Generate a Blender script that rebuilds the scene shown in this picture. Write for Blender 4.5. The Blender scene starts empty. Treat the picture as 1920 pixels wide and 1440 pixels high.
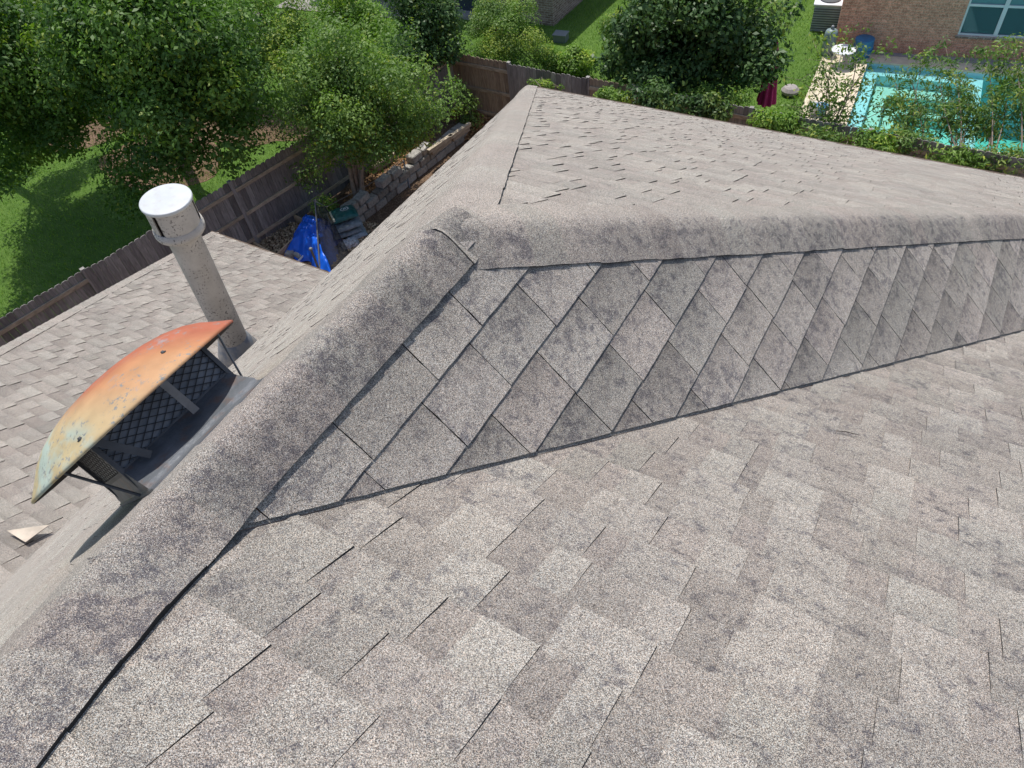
import bpy, bmesh, math, random
import numpy as np
from mathutils import Vector, Matrix, noise

random.seed(7); rng = np.random.default_rng(11)
S = bpy.context.scene
COL = S.collection

# ------------------------------------------------------------------ camera, sky, sun
CR = np.array([[0.857587, 0.504581, -0.099714], [0.326853, -0.684329, -0.651814], [-0.39713, 0.526395, -0.751795]])       # rows: camera right, camera down, camera forward (world axes)
F = 1348.86
cam = bpy.data.cameras.new("camera"); camo = bpy.data.objects.new("camera", cam); COL.objects.link(camo)
cam.sensor_width = 36; cam.lens = F / 1920 * 36; cam.clip_start = 0.02; cam.clip_end = 500
camo.matrix_world = Matrix([[CR[0][i], -CR[1][i], -CR[2][i], 0] for i in range(3)] + [[0, 0, 0, 1]])
S.camera = camo

SUN_EL, SUN_AZ = 70.0, 45.0     # azimuth measured from +Y towards -X
sd = Vector((-math.sin(math.radians(SUN_AZ)) * math.cos(math.radians(SUN_EL)),
             math.cos(math.radians(SUN_AZ)) * math.cos(math.radians(SUN_EL)), math.sin(math.radians(SUN_EL))))
w = bpy.data.worlds.new("World"); S.world = w; w.use_nodes = True
nt = w.node_tree; bg = nt.nodes["Background"]
sky = nt.nodes.new("ShaderNodeTexSky"); sky.sky_type = 'NISHITA'; sky.sun_disc = False
sky.sun_elevation = math.radians(SUN_EL); sky.sun_rotation = math.radians(-SUN_AZ)
sky.dust_density = 1.5
nt.links.new(sky.outputs[0], bg.inputs[0]); bg.inputs[1].default_value = 0.15
sun = bpy.data.lights.new("sun", 'SUN'); sun.energy = 4.2; sun.angle = math.radians(0.53); sun.color = (1.0, 0.965, 0.91)
suno = bpy.data.objects.new("sun", sun); COL.objects.link(suno)
suno.rotation_euler = sd.to_track_quat('Z', 'Y').to_euler()
S.view_settings.view_transform = 'Standard'; S.view_settings.look = 'None'
S.view_settings.gamma = 1; S.view_settings.use_curve_mapping = False
S.view_settings.exposure = 0.0

# ------------------------------------------------------------------ helpers
def ray(px, py):
    return CR.T @ np.array([(px - 960) / F, (py - 720) / F, 1.0])
def at(px, py, z):                     # the real point at height z seen at that pixel (only used to look up positions)
    r = ray(px, py); return Vector(r * (z / r[2]))
def aty(px, py, y):
    r = ray(px, py); return Vector(r * (y / r[1]))
def ppm(p):                            # pixels per metre at a point
    return F / float(CR[2] @ np.array(p))

G = -10.5                              # ground level (camera at height 0)

class Acc:
    def __init__(s): s.v = []; s.f = []; s.m = []; s.c = []
    def poly(s, pts, mat=0, col=(1, 0, 0)):
        b = len(s.v); s.v += [tuple(p) for p in pts]; s.c += [col] * len(pts)
        s.f.append(tuple(range(b, b + len(pts)))); s.m.append(mat)
    def grid(s, rows, mat=0, col=(1, 0, 0), close=False, cols=None):
        b = len(s.v); n = len(rows[0])
        for ri, r in enumerate(rows):
            s.v += [tuple(p) for p in r]; s.c += (cols[ri] if cols else [col] * n)
        for i in range(len(rows) - 1):
            for j in range(n if close else n - 1):
                k = (j + 1) % n
                s.f.append((b + i * n + j, b + i * n + k, b + (i + 1) * n + k, b + (i + 1) * n + j)); s.m.append(mat)
    def box(s, o, a, b_, c, mat=0, col=(1, 0, 0), bev=0.0):
        o = Vector(o); a = Vector(a); b_ = Vector(b_); c = Vector(c)
        p = [o, o + a, o + a + b_, o + b_, o + c, o + a + c, o + a + b_ + c, o + b_ + c]
        for q in ((0, 3, 2, 1), (4, 5, 6, 7), (0, 1, 5, 4), (1, 2, 6, 5), (2, 3, 7, 6), (3, 0, 4, 7)):
            s.poly([p[i] for i in q], mat, col)
    def abox(s, x0, x1, y0, y1, z0, z1, mat=0, col=(1, 0, 0)):
        s.box((x0, y0, z0), (x1 - x0, 0, 0), (0, y1 - y0, 0), (0, 0, z1 - z0), mat, col)
    def tube(s, pts, rads, n=8, mat=0, col=(1, 0, 0), cap=True):
        pts = [Vector(p) for p in pts]; rows = []
        up = None
        for i, p in enumerate(pts):
            d = (pts[min(i + 1, len(pts) - 1)] - pts[max(i - 1, 0)]).normalized()
            if up is None:
                up = d.cross(Vector((0.3, 0.2, 1)) if abs(d.z) < .9 else Vector((1, 0, 0))).normalized()
            up = (up - d * up.dot(d)).normalized(); r2 = d.cross(up)
            rows.append([p + (up * math.cos(2 * math.pi * k / n) + r2 * math.sin(2 * math.pi * k / n)) * rads[i] for k in range(n)])
        s.grid(rows, mat, col, close=True)
        if cap:
            s.poly(rows[-1], mat, col); s.poly(rows[0][::-1], mat, col)
    def lathe(s, prof, n=48, mat=0, col=(1, 0, 0), M=None):   # prof: (r, z)
        rows = [[Vector((r * math.cos(2 * math.pi * k / n), r * math.sin(2 * math.pi * k / n), z)) for k in range(n)] for r, z in prof]
        if M: rows = [[M @ p for p in r] for r in rows]
        s.grid(rows, mat, col, close=True)

def obj(name, acc, mats, parent=None, smooth=False):
    me = bpy.data.meshes.new(name)
    me.from_pydata(acc.v, [], acc.f)
    if not isinstance(mats, (list, tuple)): mats = [mats]
    for m in mats: me.materials.append(m)
    me.polygons.foreach_set('material_index', np.array(acc.m, dtype=np.int32))
    if smooth: me.polygons.foreach_set('use_smooth', np.ones(len(acc.f), dtype=bool))
    ca = me.color_attributes.new('tone', 'FLOAT_COLOR', 'POINT')
    c = np.ones((len(acc.v), 4), dtype=np.float32); c[:, :3] = np.array([(k[0], k[1], k[2]) for k in acc.c], dtype=np.float32)
    ca.data.foreach_set('color', c.ravel())
    me.update()
    o = bpy.data.objects.new(name, me); COL.objects.link(o)
    if parent is not None:
        o.parent = parent; o.location = -wloc(parent)
    return o
def wloc(o):
    l = Vector(o.location)
    while o.parent is not None:
        o = o.parent; l += Vector(o.location)
    return l
def tag(o, label=None, cat=None, group=None, kind=None):
    if label: o['label'] = label
    if cat: o['category'] = cat
    if group: o['group'] = group
    if kind: o['kind'] = kind
    return o
def thing(name, loc, label, cat, group=None):
    o = bpy.data.objects.new(name, None); COL.objects.link(o); o.location = loc; o.empty_display_size = .2
    return tag(o, label, cat, group)

# ------------------------------------------------------------------ materials
class NT:
    def __init__(s, name):
        s.m = bpy.data.materials.new(name); s.m.use_nodes = True; s.t = s.m.node_tree
        s.b = s.t.nodes['Principled BSDF']; s.out = s.t.nodes['Material Output']
        s.tc = s.t.nodes.new('ShaderNodeTexCoord')
    def n(s, typ, ins=None, **kw):
        x = s.t.nodes.new(typ)
        for k, v in kw.items(): setattr(x, k, v)
        for k, v in (ins or {}).items():
            if isinstance(v, bpy.types.NodeSocket): s.t.links.new(v, x.inputs[k])
            else: x.inputs[k].default_value = v
        return x
    def ramp(s, fac, stops, interp='LINEAR'):
        r = s.t.nodes.new('ShaderNodeValToRGB'); s.t.links.new(fac, r.inputs[0]); r.color_ramp.interpolation = interp
        e = r.color_ramp.elements
        while len(e) < len(stops): e.new(.5)
        for k, (p, c) in enumerate(stops):
            e[k].position = p; e[k].color = (*c, 1) if len(c) == 3 else c
        return r.outputs[0]
    def mix(s, f, a, b, mode='MIX'):
        x = s.t.nodes.new('ShaderNodeMix'); x.data_type = 'RGBA'; x.blend_type = mode
        for i, v in ((0, f), (6, a), (7, b)):
            if isinstance(v, bpy.types.NodeSocket): s.t.links.new(v, x.inputs[i])
            else: x.inputs[i].default_value = v if i == 0 else ((*v, 1) if len(v) == 3 else v)
        return x.outputs[2]
    def math(s, op, a, b=0.0):
        x = s.t.nodes.new('ShaderNodeMath'); x.operation = op
        for i, v in ((0, a), (1, b)):
            if isinstance(v, bpy.types.NodeSocket): s.t.links.new(v, x.inputs[i])
            else: x.inputs[i].default_value = v
        return x.outputs[0]
    def noise(s, scale, detail=3, rough=.5, vec=None, out=0, dist=0):
        x = s.n('ShaderNodeTexNoise', {'Scale': scale, 'Detail': detail, 'Roughness': rough, 'Distortion': dist})
        s.t.links.new(vec if vec else s.tc.outputs['Object'], x.inputs['Vector']); return x.outputs[out]
    def mapped(s, scale=(1, 1, 1), rot=(0, 0, 0)):
        x = s.n('ShaderNodeMapping', {'Scale': scale, 'Rotation': rot}); s.t.links.new(s.tc.outputs['Object'], x.inputs[0]); return x.outputs[0]
    def set(s, color=None, rough=None, metal=None, spec=None, **kw):
        for k, v in (('Base Color', color), ('Roughness', rough), ('Metallic', metal), ('Specular IOR Level', spec)):
            if v is None: continue
            if isinstance(v, bpy.types.NodeSocket): s.t.links.new(v, s.b.inputs[k])
            else: s.b.inputs[k].default_value = (*v, 1) if k == 'Base Color' else v
    def bump(s, h, strength=.3, dist=.01):
        x = s.n('ShaderNodeBump', {'Strength': strength, 'Distance': dist}); s.t.links.new(h, x.inputs['Height'])
        s.t.links.new(x.outputs[0], s.b.inputs['Normal'])

def shingle_mat(name, gain=1.0, cell=860, tint=(1, 1, 1)):
    n = NT(name)
    v = n.n('ShaderNodeTexVoronoi', {'Scale': cell}); n.t.links.new(n.tc.outputs['Object'], v.inputs['Vector'])
    sep = n.n('ShaderNodeSeparateColor', {0: v.outputs['Color']})
    g = n.ramp(sep.outputs[0], [(0, (.035, .034, .038)), (.22, (.12, .113, .108)), (.45, (.28, .265, .245)), (.75, (.48, .462, .43)), (1, (.78, .76, .72))])
    g2 = n.ramp(sep.outputs[1], [(0, (1.10, .96, .88)), (.5, (1, 1, 1)), (1, (.92, 1.0, 1.10))])
    c = n.mix(1.0, g, g2, 'MULTIPLY')
    at_ = n.n('ShaderNodeVertexColor', layer_name='tone'); ac = n.n('ShaderNodeSeparateColor', {0: at_.outputs[0]})
    hue = n.ramp(ac.outputs[1], [(0, (.99, 1.0, .97)), (1, (1.0, .96, .935))])
    c = n.mix(1.0, c, hue, 'MULTIPLY')
    big = n.ramp(n.noise(2.2, 4, .6), [(.3, (.90, .90, .91)), (.7, (1.07, 1.06, 1.05))])
    c = n.mix(1.0, c, big, 'MULTIPLY')
    m1 = n.math('MULTIPLY', n.math('SUBTRACT', n.math('ADD', n.noise(27, 9, .76, dist=.3), n.math('MULTIPLY', ac.outputs[2], .026)), .552), 9.0)
    m1 = n.math('MAXIMUM', n.math('MINIMUM', m1, 1.0), 0.0)
    m2 = n.ramp(n.noise(5.5, 4, .6), [(.34, (.30, .30, .30)), (.62, (1, 1, 1))])
    sp = n.math('GREATER_THAN', 0.62, sep.outputs[2])     # algae blackens some granules, not all
    fac = n.math('ADD', n.math('MULTIPLY', n.math('MULTIPLY', m1, m2), n.math('MINIMUM', n.math('MULTIPLY', ac.outputs[2], .8), 1.0)), n.math('MULTIPLY', ac.outputs[2], .05))
    fac = n.math('MULTIPLY', fac, n.math('ADD', n.math('MULTIPLY', sp, .75), .25))
    fac = n.math('MINIMUM', fac, .80)
    c = n.mix(fac, c, (.054, .053, .076))
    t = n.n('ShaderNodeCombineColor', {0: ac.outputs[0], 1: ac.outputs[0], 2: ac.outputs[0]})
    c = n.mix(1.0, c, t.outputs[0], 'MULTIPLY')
    c = n.mix(1.0, c, tuple(gain * k for k in tint), 'MULTIPLY')
    n.set(color=c, rough=.92, spec=.25)
    n.bump(v.outputs['Distance'], .35, .0012)
    return n.m
def plain(name, col, rough=.6, metal=0, spec=.5, nz=None, var=.25, bump=0, dist=.01):
    n = NT(name); c = col
    if nz:
        f = n.noise(nz, 5, .6)
        c = n.ramp(f, [(.3, tuple(k * (1 - var) for k in col)), (.7, tuple(min(1, k * (1 + var)) for k in col))])
        if bump: n.bump(f, bump, dist)
    n.set(color=c, rough=rough, metal=metal, spec=spec); return n.m
def attr_mat(name, a, b, rough=.6, spec=.5, nz=None, bump=0, dist=.005, scale=(1, 1, 1)):   # colour a..b by tone.r
    n = NT(name); at_ = n.n('ShaderNodeVertexColor', layer_name='tone'); ac = n.n('ShaderNodeSeparateColor', {0: at_.outputs[0]})
    f = ac.outputs[0]
    c = n.mix(f, a, b)
    if nz:
        h = n.noise(nz, 5, .65, vec=n.mapped(scale)); c = n.mix(1.0, c, n.ramp(h, [(.3, (.62, .62, .62)), (.7, (1.3, 1.3, 1.3))]), 'MULTIPLY')
        if bump: n.bump(h, bump, dist)
    n.set(color=c, rough=rough, spec=spec); return n.m
def leaf_mat(name, dark, light, trans=.3, rough=.42):
    n = NT(name); at_ = n.n('ShaderNodeVertexColor', layer_name='tone'); ac = n.n('ShaderNodeSeparateColor', {0: at_.outputs[0]})
    c = n.mix(ac.outputs[0], dark, light)
    c = n.mix(n.math('MULTIPLY', ac.outputs[1], 1.0), c, (light[0] * 1.9, light[1] * 1.25, light[2] * .7))
    n.set(color=c, rough=rough, spec=.28)
    tr = n.n('ShaderNodeBsdfTranslucent'); c2 = n.mix(1.0, c, (1.15, 1.5, .5), 'MULTIPLY'); n.t.links.new(c2, tr.inputs[0])
    mx = n.n('ShaderNodeMixShader', {0: trans}); n.t.links.new(n.b.outputs[0], mx.inputs[1]); n.t.links.new(tr.outputs[0], mx.inputs[2])
    n.t.links.new(mx.outputs[0], n.out.inputs[0]); return n.m

M_near = shingle_mat('weathered_shingle', .88, tint=(1.04, 1.0, .95))
M_edge = plain('shingle_cut_edge', (.022, .021, .024), .95, nz=300, var=.5)
M_felt = plain('shingle_underlay', (.05, .048, .05), .95, nz=80)
M_brickL = None
def brick_mat(name, c1, c2, mortar, sx=1.0, ax='x', soft=False):
    n = NT(name); sepx = n.n('ShaderNodeSeparateXYZ', {0: n.tc.outputs['Object']})
    u = n.math('ADD', sepx.outputs[0], sepx.outputs[1])
    cx = n.n('ShaderNodeCombineXYZ', {0: u, 1: sepx.outputs[2], 2: 0.0})
    b = n.n('ShaderNodeTexBrick', {'Color1': (*c1, 1), 'Color2': (*c2, 1), 'Mortar': (*mortar, 1), 'Scale': 1.0, 'Mortar Size': .009,
                                   'Mortar Smooth': .2, 'Bias': 0.0, 'Brick Width': .21 * sx, 'Row Height': .075})
    n.t.links.new(cx.outputs[0], b.inputs['Vector'])
    f = n.noise(9, 5, .7); f2 = n.noise(30, 3, .6)
    c = n.mix(1.0, b.outputs[0], n.ramp(f, [(.3, (.8, .78, .76)), (.7, (1.2, 1.2, 1.2))]), 'MULTIPLY')
    c = n.mix(1.0, c, n.ramp(f2, [(.35, (.62, .58, .55)), (.55, (1.1, 1.1, 1.1))]), 'MULTIPLY')
    n.set(color=c, rough=.9, spec=.2); n.bump(b.outputs['Fac'], -.4, .008); return n.m
M_brick_tan = brick_mat('tan_brick', (.78, .39, .27), (.56, .26, .18), (.66, .42, .31))
M_brick_red = brick_mat('mixed_brick', (.40, .29, .24), (.22, .14, .11), (.50, .46, .41))
M_white = plain('white_vinyl', (.72, .73, .75), .45)
M_trim = plain('painted_trim', (.42, .37, .31), .6, nz=8)
M_drip = plain('brown_drip_edge', (.10, .065, .04), .5)

# ------------------------------------------------------------------ our house: roof slopes covered in shingles
s_, q_, l_, t_ = .53, 1.05, .91, .883
XA, ZA, YJ = -1.074, -1.14, 1.2
KY = (-1.1 - ZA) / s_                       # where the hip, ridge and valley meet
EZ = -5.0
CX, CY = XA - (ZA - EZ) / l_, YJ + (ZA - EZ) / s_
QX = XA + (ZA - EZ) / q_
def zP(x, y): return -1.1 - s_ * y
def zQ(x, y): return ZA - q_ * (x - XA)
def zR(x, y): return ZA - s_ * (y - YJ)
def zS(x, y): return ZA + l_ * (x - XA)
TD = -4.4
TCX, TCY = -11.05, 6.16
def zT(x, y): return TD - s_ * y
def zU(x, y): return zT(TCX, TCY) + t_ * (x - TCX)

def clip(poly, clipper):
    out = poly
    n = len(clipper)
    area = sum(clipper[i][0] * clipper[(i + 1) % n][1] - clipper[(i + 1) % n][0] * clipper[i][1] for i in range(n))
    cl = clipper if area > 0 else clipper[::-1]
    for i in range(n):
        ax, ay = cl[i]; bx, by = cl[(i + 1) % n]; inp = out; out = []
        if not inp: return []
        def side(p): return (bx - ax) * (p[1] - ay) - (by - ay) * (p[0] - ax)
        for k in range(len(inp)):
            p, r = inp[k], inp[(k + 1) % len(inp)]; sp, sr = side(p), side(r)
            if sp >= 0: out.append(p)
            if (sp > 0 > sr) or (sp < 0 < sr):
                t = sp / (sp - sr); out.append((p[0] + (r[0] - p[0]) * t, p[1] + (r[1] - p[1]) * t))
    return out

def inset(poly, amounts):
    """move chosen edges of a convex plan polygon inwards; amounts[i] belongs to the edge from corner i to i+1"""
    n = len(poly); area = sum(poly[i][0] * poly[(i + 1) % n][1] - poly[(i + 1) % n][0] * poly[i][1] for i in range(n)); sg = 1 if area > 0 else -1
    out = [tuple(p) for p in poly]
    for i in range(n):
        if not amounts[i]: continue
        (ax, ay), (bx, by) = poly[i], poly[(i + 1) % n]; L = math.hypot(bx - ax, by - ay); dx, dy = (bx - ax) / L, (by - ay) / L
        nx, ny = -dy * sg, dx * sg; ax += nx * amounts[i]; ay += ny * amounts[i]
        a0 = (ax - dx * 50, ay - dy * 50); b0 = (ax + dx * 50, ay + dy * 50)
        half = [a0, b0, (b0[0] + nx * 100, b0[1] + ny * 100), (a0[0] + nx * 100, a0[1] + ny * 100)]
        out = clip(out, half)
    return out
class Slope:
    """a roof plane; a runs along the courses, b runs down the slope (metres on the surface)"""
    def __init__(s, zf, kind, region):
        s.zf = zf; s.kind = kind
        g = Vector((zf(1, 0) - zf(0, 0), zf(0, 1) - zf(0, 0)))
        m = g.length; s.dn = -g / m; s.k = math.sqrt(1 + m * m)      # plan dir downslope
        s.al = Vector((-s.dn.y, s.dn.x))
        s.N = Vector((-g.x, -g.y, 1)).normalized()
        s.region = [[s.ab(p) for p in r] for r in region]
    def ab(s, p): v = Vector(p); return (v.dot(s.al), v.dot(s.dn) * s.k)
    def pt(s, a, b, h=0):
        v = s.al * a + s.dn * (b / s.k); return Vector((v.x, v.y, s.zf(v.x, v.y))) + s.N * h
    def cover(s, acc, b_start, exposure, tabs, h_butt, rough_edge=0.0, sub=.05, h0=.0015, band=(.84, 1.04), corner=0.0):
        """tabs(course_index) yields (a0, a1, lift, colour)"""
        bs = [p[1] for r in s.region for p in r]; lo, hi = min(bs), max(bs)
        k0 = math.floor((lo - b_start) / exposure) - 1; k1 = math.ceil((hi - b_start) / exposure) + 1
        aa = [p[0] for r in s.region for p in r]; amin, amax = min(aa), max(aa)
        for k in range(k0, k1):
            b0 = b_start + k * exposure; b1 = b0 + exposure
            for (a0, a1, lift, col) in tabs(k, amin, amax):
                j = rough_edge
                jb = random.uniform(-j, j) * 2
                rect = [(a0, b0 - .012), (a1, b0 - .012), (a1, b1 + jb), (a0, b1 + jb)]
                for reg in s.region:
                    pl = clip(rect, reg)
                    if len(pl) < 3: continue
                    if sub:
                        q = []
                        for i in range(len(pl)):
                            p, r = pl[i], pl[(i + 1) % len(pl)]
                            d = math.hypot(r[0] - p[0], r[1] - p[1]); m = max(1, int(d / sub))
                            q.append(p)
                            for u in range(1, m):
                                t = u / m; nx, ny = -(r[1] - p[1]) / d, (r[0] - p[0]) / d; e = random.uniform(-j, j)
                                q.append((p[0] + (r[0] - p[0]) * t + nx * e, p[1] + (r[1] - p[1]) * t + ny * e))
                        pl = q
                    def H(b): return h0 + (h_butt + lift - h0) * max(0, min(1, (b - b0) / exposure)) ** .45
                    top = [s.pt(a, b, H(b)) for a, b in pl]; bot = [s.pt(a, b, -.001) for a, b in pl]
                    b0_ = len(acc.v); acc.poly(top, 0, col)
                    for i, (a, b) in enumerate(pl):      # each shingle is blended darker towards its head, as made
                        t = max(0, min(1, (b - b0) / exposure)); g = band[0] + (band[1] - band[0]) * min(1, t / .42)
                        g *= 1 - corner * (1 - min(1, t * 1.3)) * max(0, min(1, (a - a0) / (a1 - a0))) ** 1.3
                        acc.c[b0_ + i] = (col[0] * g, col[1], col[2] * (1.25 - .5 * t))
                    for i in range(len(pl)):
                        i2 = (i + 1) % len(pl)
                        acc.poly([top[i], bot[i], bot[i2], top[i2]], 1, col)

def tone(stain=0.2, lo=.86, hi=1.08, pink=None):
    return (random.uniform(lo, hi), random.random() if pink is None else pink, stain)

def lam_tabs(stain, lo=.86, hi=1.10, lift=.0042, wmin=.09, wmax=.30, gmin=.06, gmax=.22, skip=0.0):
    """laminated shingle: a thin backing course with thicker tabs laid over it"""
    def f(k, amin, amax):
        rnd = random.Random(k * 7919 + int(stain * 1000)); a = amin - rnd.uniform(0, .5); out = []
        while a < amax:
            wd = rnd.uniform(wmin, wmax); gp = rnd.uniform(gmin, gmax)
            mid = (lo + hi) / 2      # thick tabs are mostly the pale blend, the backing course the brown one
            tab = rnd.uniform(mid, hi) if rnd.random() < .78 else rnd.uniform(lo, mid)
            out.append((a, a + wd, lift * rnd.uniform(.5, 1.4), (tab, rnd.random() * .55, stain * rnd.uniform(.5, 1.3))))
            out.append((a + wd, a + wd + gp, 0, (rnd.uniform(lo, mid + .02), rnd.random() * .5 + .5, stain * rnd.uniform(.6, 1.3))))
            a += wd + gp
        return out
    return f

BACK = -3.2
hipx = lambda y: XA + (KY - y) * s_ / l_
house = thing('brick_house', (-2, 3, G), 'two-storey house under our feet, grey-brown shingle roof with hips, ridge and valley', 'house')

# slope under the camera
IN = .045
P = Slope(zP, 'P', [inset([(XA, KY), (QX, CY - (YJ - KY)), (4.2, CY - (YJ - KY)), (4.2, BACK), (hipx(BACK), BACK)], (0, 0, 0, 0, IN))])
acc = Acc()
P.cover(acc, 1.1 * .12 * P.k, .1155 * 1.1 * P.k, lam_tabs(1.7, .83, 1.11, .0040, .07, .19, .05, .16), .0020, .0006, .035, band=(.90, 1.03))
obj('roof_slope', acc, [M_near, M_edge], house)

# slope right of the ridge, cut along the valley
VY = CY - (YJ - KY)
VIN = .009
QL = Slope(zQ, 'Q', [inset([(XA, KY), (XA, YJ), (QX, CY), (QX, VY)], (IN, IN, 0, 0))])
Q = Slope(zQ, 'Q', [inset([(XA, KY), (XA, YJ), (QX, CY), (QX, VY)], (IN, IN, 0, VIN))])
acc = Acc()
for i in range(60):
    u0, u1 = i / 60, (i + 1) / 60; v0 = Vector((XA + (QX - XA) * u0, KY + (VY - KY) * u0)); v1 = Vector((XA + (QX - XA) * u1, KY + (VY - KY) * u1)); o_ = Vector((-.06, .03)) * (.22 if i < 3 else 1.0)
    acc.poly([Vector((p.x, p.y, zQ(p.x, p.y) + .004)) for p in (v0, v1, v1 + o_, v0 + o_)], 0, (.98, .5, .6))
obj('valley_lining', acc, [M_near, M_edge], house)
jo = {0: [.34, .56, .788, 1.009, 1.26], 1: [.38, .635, .905, 1.151, 1.40], 2: [.43, .66, .93, 1.152, 1.369, 1.63], 3: [.80, 1.04, 1.29, 1.565, 1.83],
      4: [.86, 1.08, 1.29, 1.504, 1.78, 2.05], 5: [1.08, 1.31, 1.548, 1.83, 2.039, 2.283, 2.52],
      6: [1.40, 1.66, 1.88, 2.13, 2.375, 2.66, 2.88], 7: [1.58, 1.84, 2.06, 2.31, 2.55, 2.775, 3.03], 8: [1.70, 1.95, 2.19, 2.40, 2.64, 2.91, 3.14, 3.32],
      9: [1.9, 2.15, 2.38, 2.62, 2.87, 3.112, 3.35, 3.60], 10: [2.05, 2.30, 2.52, 2.76, 2.985, 3.21, 3.42, 3.66, 3.90], 11: [2.2, 2.42, 2.64, 2.87, 3.09, 3.38, 3.605, 3.87],
      12: [2.48, 2.72, 2.95, 3.18, 3.423, 3.64, 3.88, 4.10], 13: [2.7, 2.95, 3.22, 3.46, 3.71, 3.95, 4.2]}
def q_tabs(k, amin, amax):
    rnd = random.Random(k + 500); out = []
    js = jo.get(k, None)
    if js is None:
        js = [js0 for js0 in [-.2 + rnd.uniform(0, .2)]]
        while js[-1] < 9: js.append(js[-1] + rnd.choice((.21, .235, .27, .25)))
    else:
        js = [js[0] - .25, *js]
        while js[-1] < 9: js.append(js[-1] + rnd.choice((.21, .25, .27)))
    for y0, y1 in zip(js, js[1:]):
        # along axis a for this slope: convert the world y of the joints
        a0, a1 = sorted((Q.al.y * y0, Q.al.y * y1))
        full = y1 - y0 - .0016
        c = (rnd.choice((rnd.uniform(1.0, 1.1), rnd.uniform(1.18, 1.32))), rnd.random(), rnd.uniform(1.8, 3.0))  # tone raised to make up for the weak sun on this slope
        out.append((a0 + .0014, a1 - .0014, rnd.uniform(0, .0012), c))
    return out
acc = Acc()
b_start = (Q.ab((-.886, 0))[1])
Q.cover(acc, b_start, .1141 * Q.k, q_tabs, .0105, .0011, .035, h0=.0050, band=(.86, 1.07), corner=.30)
obj('roof_slope', acc, [M_near, M_edge], house)

# slope beyond, facing away
Rr = Slope(zR, 'R', [inset([(XA, YJ), (CX, CY), (QX, CY)], (IN, 0, IN))])
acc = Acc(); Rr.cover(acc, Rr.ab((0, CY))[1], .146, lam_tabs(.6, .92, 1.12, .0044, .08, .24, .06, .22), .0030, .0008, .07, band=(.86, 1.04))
obj('roof_slope', acc, [M_near, M_edge], house)
# steep slope left of the ridge
Sv = lambda y: (TD + .1626 - s_ * y) / l_ if False else ((TD - ZA + l_ * XA - s_ * y) / l_)
Ys = (TD - ZA + l_ * XA - l_ * CX) / s_
Ss = Slope(zS, 'S', [inset([(XA, KY), (XA, YJ), (CX, CY), (CX, Ys), (Sv(KY), KY)], (IN, IN, 0, 0, 0)), inset([(XA, KY), (Sv(KY), KY), (Sv(BACK), BACK), (hipx(BACK), BACK)], (0, 0, 0, IN))])
acc = Acc(); Ss.cover(acc, 0, .146, lam_tabs(.0, 1.10, 1.25, .0022), .0025, .0012, .09)  # tabs lightened so the colour carries this slope's sunlit brightness
obj('roof_slope', acc, [M_near, M_edge], house)
# lower roof
thx = lambda y: TCX + (TCY - y) * s_ / t_
T = Slope(zT, 'T', [inset([(TCX, TCY), (-4.9, TCY), (-4.9, .41), (thx(.41), .41)], (0, 0, 0, IN)), inset([(-4.9, .41), (Sv(BACK) + .15, BACK), (thx(BACK), BACK), (thx(.41), .41)], (0, 0, IN, 0))])
acc = Acc(); T.cover(acc, T.ab((0, TCY))[1], .146, lam_tabs(.3, .78, 1.08, .0068, .09, .28, .07, .24), .003, .001, .075, band=(.82, 1.05))
obj('roof_slope', acc, [M_near, M_edge], house)
U = Slope(zU, 'U', [[(TCX, TCY), (thx(BACK), BACK), (TCX, BACK)]])
acc = Acc(); U.cover(acc, 0, .146, lam_tabs(.16), .005, .001, 0)
obj('roof_slope', acc, [M_near, M_edge], house)

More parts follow.
